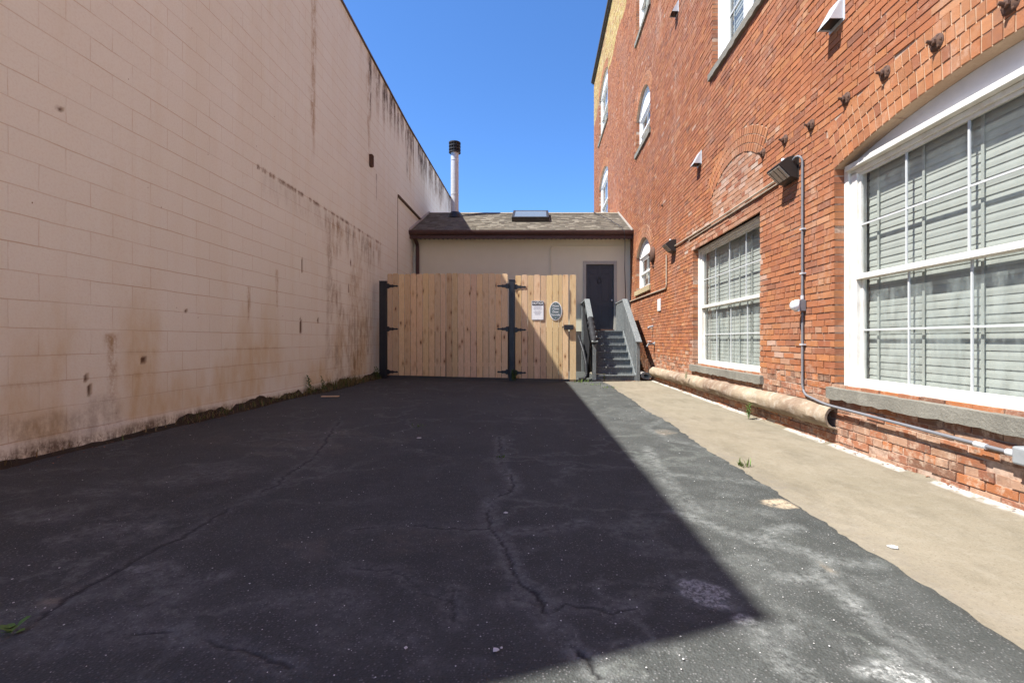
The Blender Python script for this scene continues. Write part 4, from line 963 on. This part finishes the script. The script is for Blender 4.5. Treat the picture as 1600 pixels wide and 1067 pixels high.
for sgn, x in ((-1, SX0 - .085), (1, SX1 + .04)):
    for (y, zb, zt_) in ((YS - .05, -.03, .93), (yt + .05, -.03, 2.10), (YB - .16, -.03, 2.10)):
        m = MB(); m.rn = random.random(); m.box(x, x + .088, y, y + .088, zb, zt_); obj('newel_post', m, 'greywood', st, .004)
    # sloping wide cap board, sub rail, bottom rail
    A = Vector((x + .044, YS - .10, .925)); B = Vector((x + .044, yt + .13, 2.125)); d = (B - A); L = d.length / 2; d.normalize(); n_ = Vector((0, -d.z, d.y))
    m = MB(); m.rn = random.random(); m.obox((A + B) / 2 + n_ * .03, (.075, 0, 0), d * (L + .02), n_ * .019); obj('handrail', m, 'greywood', st, .004)
    m = MB(); m.rn = random.random(); m.obox((x + .044, (yt + .12 + YB - .03) / 2, 2.138), (.075, 0, 0), (0, (YB - .03 - yt - .12) / 2, 0), (0, 0, .019)); obj('handrail', m, 'greywood', st, .004)
    m = MB(); m.rn = random.random(); m.obox((A + B) / 2 - n_ * .045, (.019, 0, 0), d * (L - .06), n_ * .044); obj('sub_rail', m, 'greywood', st, .003)
    m = MB(); m.rn = random.random(); m.obox((A + B) / 2 + Vector((0, 0, -.83)), (.019, 0, 0), d * (L - .08), n_ * .035); obj('bottom_rail', m, 'greywood', st, .003)
    nb_ = 13
    for i in range(nb_):
        y = YS + .08 + i * (yt - YS - .02) / (nb_ - 1); z = A.z + (y - A.y) * d.z / d.y; xin = x + .07 if sgn < 0 else x - .016
        m = MB(); m.rn = random.random(); v = random.uniform(.85, 1.1); m.tint = (v, v, v); m.box(xin, xin + .022, y - .040, y + .040, z - .88, z - .02); obj('baluster', m, 'greywood', st, .002)
    for i in range(8):
        y = yt + .2 + i * .125; xin = x + .07 if sgn < 0 else x - .016
        if y < YB - .2:
            m = MB(); m.rn = random.random(); m.box(xin, xin + .022, y - .040, y + .040, 1.27, 2.115); obj('baluster', m, 'greywood', st, .002)
# black cover draped on the low end of the left rail
m = MB(); x = SX0 - .04; pts = []; rad = []
for i in range(15):
    f_ = i / 14; y = YS - .10 + f_ * .95; z = .93 + (y - YS + .10) * .675 ; pts.append((x - .01 + .015 * math.sin(i * 2.1), y, z + .012 - .02 * math.cos(i * 1.7))); rad.append(.085 + .018 * math.sin(i * 1.9) if 0 < i < 14 else .05)
m.tube(pts, rad, 12)
gy_ = 26; gz_ = 10; A0 = len(m.v); vs = []
for side in (0, 1):
    for i in range(gy_ + 1):
        for k_ in range(gz_ + 1):
            y = YS - .06 + 1.75 * i / gy_; zt2 = .90 + (y - YS + .10) * .675 if y < YS + 1.65 else 2.05; zb2 = max(.06, zt2 - 1.05 - .25 * math.sin(i * .9) * .5); f_ = k_ / gz_
            vs.append((x - .125 - .035 * f_ * math.sin(i * 1.1 + f_ * 2) - .03 * math.sin(i * .45 + 1) * f_ + .012 * side, y, zt2 + (zb2 - zt2) * f_))
nn_ = (gy_ + 1) * (gz_ + 1); fs = []
for side in (0, 1):
    for i in range(gy_):
        for k_ in range(gz_):
            b_ = side * nn_ + i * (gz_ + 1) + k_; fs.append((b_, b_ + 1, b_ + gz_ + 2, b_ + gz_ + 1))
m.add(vs, fs)
tag(obj('rail_cover', m, 'blackcloth', smooth=True), 'crumpled black cover draped over the left stair handrail and hanging down its side', 'cover')
# corrugated black hose beside the stairs
m = MB(); pts = []; rad = []
path = [(1.10, 12.9, 1.1), (1.12, 12.5, .95), (1.16, 12.1, .7), (1.20, 11.85, .4), (1.20, 11.7, .12), (1.13, 11.6, .03), (.98, 11.62, .02)]
for a, b in zip(path[:-1], path[1:]):
    for k_ in range(12):
        t_ = k_ / 12; pts.append(tuple(a[j] + (b[j] - a[j]) * t_ for j in range(3))); rad.append(.042 if k_ % 2 else .034)
m.tube(pts, rad, 10); tag(obj('drain_hose', m, 'black', smooth=False), 'black corrugated drain hose running down left of the wooden stairs', 'hose')

# ------------------------------------------------------------------ fittings on the brick wall
def wall_lamp(name, Y, Z, label, s=1.):
    t = thing(name, label, 'lamp', (XW, Y, Z), 'wall pack lamps on the brick wall')
    W = .29
    m = MB(); m.box(XW - .012, XW, Y - .01, Y + W + .01, Z - .005, Z + .26); obj('back_plate', m, 'bronze', t, .004)
    prof = [(XW - .012, Z), (XW - .085, Z + .02), (XW - .215, Z + .150), (XW - .22, Z + .165), (XW - .13, Z + .235), (XW - .07, Z + .252), (XW - .012, Z + .25)]
    m = MB(); m.prism(prof, Y, Y + W, 'y'); obj('housing', m, 'bronze', t, .006)
    d = Vector((.13, 0, -.13)).normalized(); n_ = Vector((-.707, 0, -.707)); c = Vector((XW - .150, Y + W / 2, Z + .085)) + n_ * .002
    m = MB(); m.obox(c, d * .083, (0, W / 2 - .016, 0), n_ * .006); ln = obj('lens', m, 'lens', t, .003)
    m = MB()
    for i in range(3): m.obox(c + n_ * .007 + Vector((0, (i - 1) * .085, 0)), d * .083, (0, .0025, 0), n_ * .002)
    obj('lens_rib', m, 'bronze', ln)
    m = MB(); m.lathe([(.02, .24), (.02, .29), (.016, .3)], (XW - .06, Y + W * .75, Z), (0, 0, 1), 12); obj('photocell', m, 'plastic', t, smooth=True)
    return t
wall_lamp('wall_lamp', 5.17, 2.79, 'dark bronze wall lamp beside the big arched window')
wall_lamp('wall_lamp', 9.80, 2.86, 'dark bronze wall lamp near the small round-topped window')
def bend(pts, r=.05, n=4):
    out = [Vector(pts[0])]
    for a, b, c in zip(pts[:-2], pts[1:-1], pts[2:]):
        a, b, c = Vector(a), Vector(b), Vector(c); p = b + (a - b).normalized() * r; q = b + (c - b).normalized() * r
        for k in range(n + 1): t = k / n; out.append((1 - t) ** 2 * p + 2 * t * (1 - t) * b + t * t * q)
    out.append(Vector(pts[-1])); return out
xc = XW - .022
t = thing('electric_conduit', 'grey metal conduit dropping from the near lamp and running below the big window', 'conduit', (xc, 5.06, .3))
m = MB(); m.tube(bend([(xc - .04, 5.19, 2.98), (xc - .04, 5.12, 3.02), (xc, 5.06, 2.98), (xc, 5.06, 1.5), (xc, 5.06, 1.43)], .05), .0125, 10); m.tube(bend([(xc, 5.06, 1.30), (xc, 5.06, .42), (xc - .035, 4.6, .365), (xc - .035, 2.765, .325)], .12, 8), .0125, 10); obj('pipe', m, 'conduit', t, smooth=True)
for z in (2.2, 1.72, .95): m = MB(); m.box(xc - .016, XW + .002, 5.03, 5.09, z - .008, z + .008); obj('clamp', m, 'galv', t)
m = MB(); m.tube([(xc - .035, 3.02, .329), (xc - .035, 2.94, .327)], .018, 10); obj('coupling', m, 'galv', t)
m = MB(); m.tube([(xc - .0, 5.06, 1.44), (xc, 5.06, 1.48)], .018, 10); obj('coupling', m, 'galv', t)
t = thing('outlet_box', 'grey outdoor outlet box with white bubble cover on the conduit', 'outlet', (XW, 5.06, 1.31))
m = MB(); m.box(XW - .075, XW - .002, 5.02, 5.10, 1.31, 1.43); obj('box', m, 'conduit', t, .006)
m = MB(); m.box(XW - .088, XW - .0755, 5.015, 5.105, 1.305, 1.435); m.lathe([(.056, 0), (.055, .02), (.046, .045), (.03, .058), (.002, .062)], (XW - .088, 5.06, 1.372), (-1, 0, 0), 20); obj('bubble_cover', m, 'plastic', t, .004, smooth=True)
t = thing('junction_box', 'grey junction box at the end of the low conduit under the big window', 'junction box', (XW, 2.78, .27))
m = MB(); m.box(XW - .085, XW - .004, 2.63, 2.762, .27, .375); obj('box', m, 'steelgrey', t, .012)
m = MB(); m.tube([(xc - .035, 2.76, .325), (xc - .035, 2.81, .326)], .022, 10); obj('connector', m, 'galv', t, smooth=True)
t = thing('electric_conduit', 'thin tan conduit running high between the two wall lamps', 'conduit', (xc, 7.5, 2.9))
m = MB(); m.tube([(xc, 5.47, 2.915), (xc + .003, 7.4, 2.93), (xc, 9.79, 2.97)], .014, 8); m.tube([(xc + .006, 5.6, 2.87), (xc + .010, 7.4, 2.885), (xc + .008, 8.9, 2.90)], .010, 8); obj('pipe', m, 'tan', t, smooth=True)
t = thing('electric_conduit', 'tan conduit dropping from the far lamp and turning towards the stairs', 'conduit', (xc, 10.3, 2.1))
m = MB(); m.tube(bend([(xc, 10.45, 2.9), (xc, 10.45, 2.16), (xc, 14.5, 2.20)], .1, 6), .018, 8); m.tube([(xc, 14.5, 2.2), (xc, 14.62, 2.2)], .03, 8); obj('pipe', m, 'tan', t, smooth=True)
def wall_at(px, py): Y = XW * F / (px - CX); return Y, 1 + (CY - py) * Y / F
# wall anchors
def anchor(Y, Z, lab, s=1.):
    t = thing('wall_anchor', lab, 'anchor', (XW, Y, Z), 'iron wall anchors')
    m = MB(); m.lathe([(.058 * s, -.004), (.060 * s, .008), (.045 * s, .020), (.026 * s, .026)], (XW, Y, Z), (-1, 0, 0), 14)
    for i in range(6): a = 2 * math.pi * i / 6; m.lathe([(.012 * s, 0), (.012 * s, .02), (.004 * s, .024)], (XW, Y + .042 * s * math.cos(a), Z + .042 * s * math.sin(a)), (-1, 0, 0), 6)
    obj('plate', m, 'rust', t, smooth=True)
    m = MB(); m.tube([(XW - .01, Y, Z), (XW - .05 * s, Y + .004, Z + .004), (XW - .075 * s, Y + .01, Z + .012)], [.016 * s, .013 * s, .011 * s], 8); m.lathe([(.024 * s, .030), (.024 * s, .045), (.018 * s, .048)], (XW, Y, Z), (-1, 0, 0), 6); obj('bolt', m, 'rust', t)
ordn = ['set in the brick above the middle of the big window arch', 'over the big window arch, second from the nearest', 'just over the third ring of the big arch left side', 'above the left foot of the big window arch',
        'midway between the big arch and the near wall lamp', 'directly above the near wall lamp', 'at the right end of the bricked-up arch']
for (px, py), ll in zip([(1581, 7), (1465, 67), (1384, 115), (1323, 155), (1268, 196), (1227, 219), (1193, 240)], ordn):
    anchor(*wall_at(px, py), 'rusty iron anchor ' + ll)
Y_, Z_ = wall_at(1021.5, 417); anchor(Y_, Z_, 'small rusty iron bolt beside the small round-topped window, under the big disc', .8)
Y_, Z_ = wall_at(1036, 321); anchor(Y_, Z_, 'small rusty bolt alone on the wall above the far wall lamp', .6)
Y_, Z_ = 11.75, 3.14
t = thing('anchor_disc', 'big round rusty iron disc on the brick beside the small round-topped window', 'anchor', (XW, Y_, Z_))
m = MB(); m.lathe([(.20, -.003), (.205, .02), (.19, .045), (.12, .075), (.05, .085), (.01, .086)], (XW, Y_, Z_), (-1, 0, 0), 28); obj('disc', m, 'rust', t, smooth=True)
m = MB(); m.lathe([(.03, .08), (.03, .12), (.02, .125)], (XW, Y_, Z_), (-1, 0, 0), 6); obj('bolt', m, 'rust', t)
# dryer vents
def vent(Y, Z, lab):
    t = thing('vent_hood', lab, 'vent', (XW, Y, Z), 'metal vent hoods on the brick wall')
    m = MB(); W = .20; H = .21; D = .135
    a, b, c_ = (XW - .004, Z + H), (XW - D, Z + .0), (XW - .004, Z + 0)
    for y0_ in (Y - W / 2, Y + W / 2 - .004): m.prism([a, b, c_], y0_, y0_ + .004, 'y')
    m.prism([a, (a[0] - .012, a[1]), (b[0] - .006, b[1] - .01), (b[0], b[1])], Y - W / 2 + .0042, Y + W / 2 - .0042, 'y'); obj('hood', m, 'galv', t)
    m = MB(); m.box(XW - .006, XW + .001, Y - W / 2 - .02, Y + W / 2 + .02, Z - .02, Z + H + .015); obj('flange', m, 'galv', t)
    m = MB(); m.box(XW - .10, XW - .008, Y - W / 2 + .006, Y + W / 2 - .006, Z + .015, Z + .019); obj('flap', m, 'black', t)
for (px, py, lab) in ((1308, 40, 'grey metal vent hood high on the brick between the arch and the upper window'), (1093, 258, 'grey metal vent hood left of the bricked-up arch'), (1058, 23, 'grey metal vent hood highest up, beside the upper floor windows')):
    vent(*wall_at(px, py), lab)
# half round old pipe along the base
m = MB(); vs = []; nseg = 90; nr = 14; ry_ = random.Random(9)
for i in range(nseg + 1):
    Y = 4.50 + (11.75 - 4.50) * i / nseg; cz = .245 - .03 * i / nseg; jj = 1 - .05 * (i % 18 == 0)
    for k in range(nr):
        a = -math.pi * .5 + math.pi * k / (nr - 1); rr_ = (.116 * jj + .016 * (float(fbm(np.array(Y * 4.), np.array(k * .8), 4)) - .5) * 2)
        vs.append((XW - .006 - rr_ * math.cos(a) * 1.05, Y, cz + rr_ * math.sin(a)))
fs = [(i * nr + k, i * nr + k + 1, (i + 1) * nr + k + 1, (i + 1) * nr + k) for i in range(nseg) for k in range(nr - 1)]
iv = []
for k in range(nr):
    a = -math.pi * .5 + math.pi * k / (nr - 1); iv.append((XW - .006 - .092 * math.cos(a), 4.505, .245 + .092 * math.sin(a)))
b0 = len(vs); vs += iv; fs += [(k, k + 1, b0 + k + 1, b0 + k) for k in range(nr - 1)]
iv2 = [(x, 4.9, z) for (x, y, z) in iv]; b1_ = len(vs); vs += iv2; fs += [(b0 + k, b0 + k + 1, b1_ + k + 1, b1_ + k) for k in range(nr - 1)] + [tuple(range(b1_, b1_ + nr))]
vs.append((XW, 11.75, .215)); e = nseg * nr; fs.append(tuple(range(e, e + nr)))
m.add(vs, fs); tag(obj('stone_pipe', m, 'oldpipe', smooth=True), 'long weathered half-round pipe running along the foot of the brick wall', 'pipe')
# taps, plate
Y_, Z_ = wall_at(1020.5, 511)
m = MB(); m.tube([(XW, Y_, Z_ + .02), (XW - .09, Y_, Z_), (XW - .13, Y_, Z_ - .03)], .028, 10); tag(obj('pipe_stub', m, 'steelgrey', smooth=True), 'short bent metal pipe stub sticking out above the tap', 'pipe')
Y_, Z_ = wall_at(1023, 537)
t = thing('water_tap', 'old metal water tap on the brick beside the stairs', 'tap', (XW, Y_, Z_))
m = MB(); m.tube([(XW, Y_, Z_), (XW - .17, Y_, Z_)], .03, 10); m.lathe([(.05, 0), (.05, .015)], (XW, Y_, Z_), (-1, 0, 0), 14); m.tube([(XW - .15, Y_, Z_), (XW - .19, Y_ + .01, Z_ - .07)], .02, 8); obj('body', m, 'steelgrey', t, smooth=True)
m = MB(); m.lathe([(.055, 0), (.06, .012), (.04, .02)], (XW - .13, Y_, Z_ + .05), (0, 0, 1), 10); m.tube([(XW - .13, Y_, Z_), (XW - .13, Y_, Z_ + .06)], .009, 6); obj('handle', m, 'galv', t)
m = MB(); Y_, Z_ = wall_at(1031, 475); m.box(XW - .03, XW - .002, Y_ - .13, Y_ + .13, Z_ - .17, Z_ + .12); tag(obj('cover_plate', m, 'chip', bevel=.01), 'white square cover plate on the brick wall above the tap', 'cover plate')
# rolled mat
t = thing('rolled_mat', 'rolled pale rubber mat lying beside the foot of the stairs', 'mat', (2.66, 11.9, .0))
m = MB(); n = 44; th0 = .007; A = []; Bp = []
for i in range(n + 1):
    a = 2 * math.pi * 2.1 * i / n; r = .045 + .062 * i / n; q = (2.70 + r * 1.25 * math.cos(a), .105 + r * math.sin(a) * .85); q2 = (2.70 + (r + th0 * 1.6) * 1.25 * math.cos(a), .105 + (r + th0 * 1.6) * math.sin(a) * .85); A.append(q); Bp.append(q2)
vs = []; 
for y in (11.72, 12.4):
    vs += [(p[0] - (y - 11.72) * .15, y, p[1]) for p in A] + [(p[0] - (y - 11.72) * .15, y, p[1]) for p in Bp]
s1 = n + 1; fs = []
for i in range(n):
    fs += [(i, i + 1, 2 * s1 + i + 1, 2 * s1 + i), (s1 + i, s1 + i + 1, 3 * s1 + i + 1, 3 * s1 + i), (i, i + 1, s1 + i + 1, s1 + i), (2 * s1 + i, 2 * s1 + i + 1, 3 * s1 + i + 1, 3 * s1 + i)]
m.add(vs, fs); obj('mat_roll', m, 'mat_rub', t, smooth=True)

# ------------------------------------------------------------------ weeds, soil, litter
def blade(m, p, h, lean, ang, wd, rr_):
    p = Vector(p); d = Vector((math.cos(ang), math.sin(ang), 0)); s = Vector((-d.y, d.x, 0)) * wd
    p1 = p + Vector((0, 0, h * .55)) + d * lean * .35; p2 = p + Vector((0, 0, h)) + d * lean
    m.add([p - s, p + s, p1 + s * .8, p1 - s * .8, p2], [(0, 1, 2, 3), (3, 2, 4)])
def leaf(m, p, d, L, wd, up=.3):
    p = Vector(p); d = Vector(d).normalized(); s = d.cross(Vector((0, 0, 1)));
    if s.length < .1: s = Vector((1, 0, 0))
    s.normalize(); u = Vector((0, 0, up * L))
    m.add([p, p + d * L * .35 + s * wd + u * .3, p + d * L * .75 + s * wd * .8 + u * .25, p + d * L + u * 0, p + d * L * .75 - s * wd * .8 + u * .25, p + d * L * .35 - s * wd + u * .3, p + d * L * .5 + u * .12],
          [(0, 1, 6), (1, 2, 6), (2, 3, 6), (3, 4, 6), (4, 5, 6), (5, 0, 6)])
def weed(x, y, label, kind='tuft', h=.15, n=18, r=.06, z=None, seed=1, dry=.3):
    q = random.Random(seed); z = float(gz(x)) + .008 if z is None else z
    t = thing('weed', label, 'plant', (x, y, z), 'weeds in the cracks and edges')
    m = MB(); 
    if kind == 'tuft':
        for i in range(n):
            v = q.uniform(.6, 1.3); m.tint = (v * (1.3 if q.random() < dry else 1), v, v * .8)
            blade(m, (x + q.gauss(0, r * .4), y + q.gauss(0, r * .4), z), h * q.uniform(.4, 1), h * q.uniform(.1, .7), q.uniform(0, 6.28), .0035 + h * .012, q)
        obj('leaves', m, 'leaf', t, fixn=False)
    elif kind == 'stalk':
        s = MB()
        for k in range(max(1, n // 12)):
            bx, by = x + q.gauss(0, r * .4), y + q.gauss(0, r * .4); hh = h * q.uniform(.7, 1); lx, ly = q.uniform(-.12, .12) * h, q.uniform(-.12, .12) * h
            s.tube([(bx, by, z), (bx + lx * .5, by + ly * .5, z + hh * .5), (bx + lx, by + ly, z + hh)], [.004, .003, .0015], 5)
            for i in range(16):
                f_ = .15 + .85 * i / 16; a = i * 2.4; v = q.uniform(.7, 1.3); m.tint = (v, v, v)
                leaf(m, (bx + lx * f_, by + ly * f_, z + hh * f_), (math.cos(a), math.sin(a), .5), h * .22 * (1.2 - .6 * f_), h * .035)
        obj('stem', s, 'leaf', t); obj('leaves', m, 'leaf', t, fixn=False)
    else:
        for i in range(n):
            a = i * 2.4 + q.uniform(-.3, .3); v = q.uniform(.9, 1.5); m.tint = (v, v, v)
            leaf(m, (x + .004 * math.cos(a), y + .004 * math.sin(a), z + .004 * i), (math.cos(a), math.sin(a), q.uniform(.3, .9)), h * q.uniform(.6, 1), h * .28, .5)
        obj('leaves', m, 'leaf', t, fixn=False)
x, y = G(18, 995); weed(x, y, 'broad-leaved green weed in the long crack at the lower left', 'broad', .05, 6, seed=2)
x, y = G(1162, 729); weed(x, y, 'small bright grass tuft between asphalt and concrete path', 'tuft', .07, 26, .06, seed=3)
weed(2.74, 6.05, 'fern-like green weed hanging at the wall under the half-round pipe', 'stalk', .22, 40, .10, z=-.01, seed=4)
weed(2.70, 8.55, 'tiny weed rooted on the pipe below the square-topped window', 'stalk', .14, 24, .06, z=.29, seed=41)
weed(gx(803), YG - .06, 'feathery green weed at the foot of the middle gate post', 'stalk', .30, 60, .09, seed=5)
weed(-3.72, YG - .2, 'green weed at the foot of the gate post by the block wall', 'stalk', .36, 40, .10, seed=6)
x, y = G(468, 612); weed(xl(y) + .08, 7.75, 'taller upright leafy weed against the foot of the block wall', 'stalk', .36, 24, .03, seed=7)
weed(xl(8) + .1, 8.15, 'shorter upright leafy weed just beyond the taller one at the block wall', 'stalk', .28, 24, .03, seed=8)
x, y = G(655, 668); weed(x, y, 'small pale tuft in the asphalt in front of the wide gate', 'tuft', .05, 14, .10, seed=9)
x, y = G(783, 717); weed(x, y, 'tiny green tuft in the central crack', 'tuft', .035, 12, .05, seed=10)
for (px, py, s_, lab) in ((903, 598, 11, 'yellow-green grass tuft at the right corner of the small gate'), (915, 597, 12, 'grass tuft between the small gate and the stairs'), (930, 602, 13, 'low grass patch in front of the left stair post'), (950, 607, 14, 'low weed patch before the stairs where the path begins')):
    x, y = G(px, py); weed(x, y, lab, 'tuft', .10 if s_ < 13 else .05, 30, .22, seed=s_, dry=.6)
weed(1.62, 11.5, 'small green weed in front of the bottom stair', 'stalk', .2, 24, .05, seed=15)
# soil strip and dry plants along the block wall
rows_ = []; NY = 500; yv = np.linspace(2.6, 11.6, NY); hh = .06 + .11 * fbm(yv * 1.4, yv * 0, 71, 4) + .04 * sstep(7.2, 8.6, yv) * sstep(10.6, 9.5, yv); ww = .07 + .12 * fbm(yv * 1.1, yv * 0 + 9, 72, 4) + .13 * sstep(7, 8.5, yv)
gate_ = sstep(.36, .5, fbm(yv * 1.9, yv * 0 + 4, 73, 3)); hh = hh * (.35 + .65 * gate_)
V = []; K = 8
for k in range(K):
    f_ = k / (K - 1); X = xl(yv) - .01 + ww * f_; Z = gz(X) + .006 + hh * (1 - f_) ** 1.5 * (.7 + .6 * fbm(yv * 9, yv * 0 + k, 74, 3)) - .012 * (f_ == 1)
    V.append(np.stack([X, yv, Z], 1))
V = np.stack(V, 1).reshape(-1, 3); i = (np.arange(NY - 1)[:, None] * K + np.arange(K - 1)[None]).ravel()
so_ = npmesh('soil_strip', V, np.stack([i, i + 1, i + K + 1, i + K], 1), ['soil']); tag(so_, 'dark soil and moss along the foot of the block wall', 'soil', kind='stuff')
m = MB(); q = random.Random(77)
for i in range(5200):
    Y = 2.7 + 8.8 * q.random() ** .75; dens = float(np.interp(Y, yv, gate_ + .8 * sstep(7.0, 8.4, yv)))
    if q.random() > dens * .6 + .05: continue
    X = xl(Y) + q.random() ** 1.5 * float(np.interp(Y, yv, ww)) * .9; z = float(gz(X)) + q.uniform(.0, .05); m.m = 0 if q.random() < .33 else 1
    v = q.uniform(.5, 1.5); m.tint = (v, v, v * .9); big = 1 + 1.1 * (8.3 < Y < 9.9)
    blade(m, (X, Y, z), q.uniform(.02, .10) * big, q.uniform(.0, .07) * big, q.uniform(0, 6.28), q.uniform(.0015, .004), q)
tag(obj('wall_grass', m, ['leaf', 'dry'], fixn=False), 'short green and dry grass growing along the foot of the block wall', 'grass', kind='stuff')
# leaf litter
m = MB(); q = random.Random(5)
for i in range(1100):
    u = q.random()
    if u < .35: X, Y = q.uniform(1.35, 2.5), 11.5 - abs(q.gauss(0, .07))
    elif u < .55: X, Y = q.uniform(-3.9, -.7), YG - abs(q.gauss(0, .08)) + .02
    elif u < .8: Y = q.uniform(3, 11); X = xl(Y) + abs(q.gauss(.12, .10))
    else: Y = q.uniform(2, 11.5); X = XW - abs(q.gauss(0, .03)) - .01
    z = float(gz(X)) + .016; a = q.uniform(0, 6.28); s_ = q.uniform(.006, .02); v = q.uniform(.6, 2.2); m.tint = (v, v * .9, v * .8)
    leaf(m, (X, Y, z), (math.cos(a), math.sin(a), q.uniform(-.1, .3)), s_ * 1.6, s_ * .4, .3)
tag(obj('leaf_litter', m, 'litter', fixn=False), 'small brown dead leaves scattered along the edges of the yard', 'leaves', kind='stuff')
def chipmesh(m, X, Y, s_, q, z=None):
    z = (float(gz(X)) + .017) if z is None else z; n = q.choice([4, 5, 6]); pts = [(X + s_ * q.uniform(.5, 1) * math.cos(2 * math.pi * i / n), Y + s_ * q.uniform(.5, 1) * math.sin(2 * math.pi * i / n)) for i in range(n)]
    m.prism(pts, z, z + min(.004, s_ * .25), 'z')
m = MB()
for i in range(800):
    Y = 1.3 * (10.5 / 1.3) ** q.random(); X = q.uniform(-3.6, 1.6) * (1 if Y > 2 else .8)
    chipmesh(m, X, Y, q.uniform(.0014, .0045) * (1 + .6 * (Y > 4)), q)
tag(obj('grit', m, 'chip'), 'tiny pale stones and paint flakes scattered over the asphalt', 'grit', kind='stuff')
for (px, py, s_, lab) in ((774, 1024, .013, 'white paint flake lying near the bottom crack, larger of two'), (784, 1020, .006, 'small white flake just right of the larger bottom flake'), (1396, 857, .03, 'white flat chip lying on the concrete path'), (790, 774 + 32, .015, 'pale flake beside the central crack bend'), (634, 1020, .008, 'thin pale flake on the asphalt, bottom centre left'), (655, 687, .03, 'pale flake in the asphalt before the wide gate')):
    X, Y = G(px, py); m = MB(); chipmesh(m, X, Y, s_, q, float(gz(X)) + (.017 if X < 1.55 else .008)); tag(obj('paint_flake', m, 'chip'), lab, 'flake', 'larger pale flakes on the ground')
X, Y = G(516, 622); m = MB(); m.obox((X, Y, float(gz(X)) + .03), (.13, .01, 0), (0, .03, 0), (0, 0, .008)); tag(obj('wood_scrap', m, 'wood', bevel=.002), 'small flat scrap of wood on the asphalt near the block wall', 'scrap')
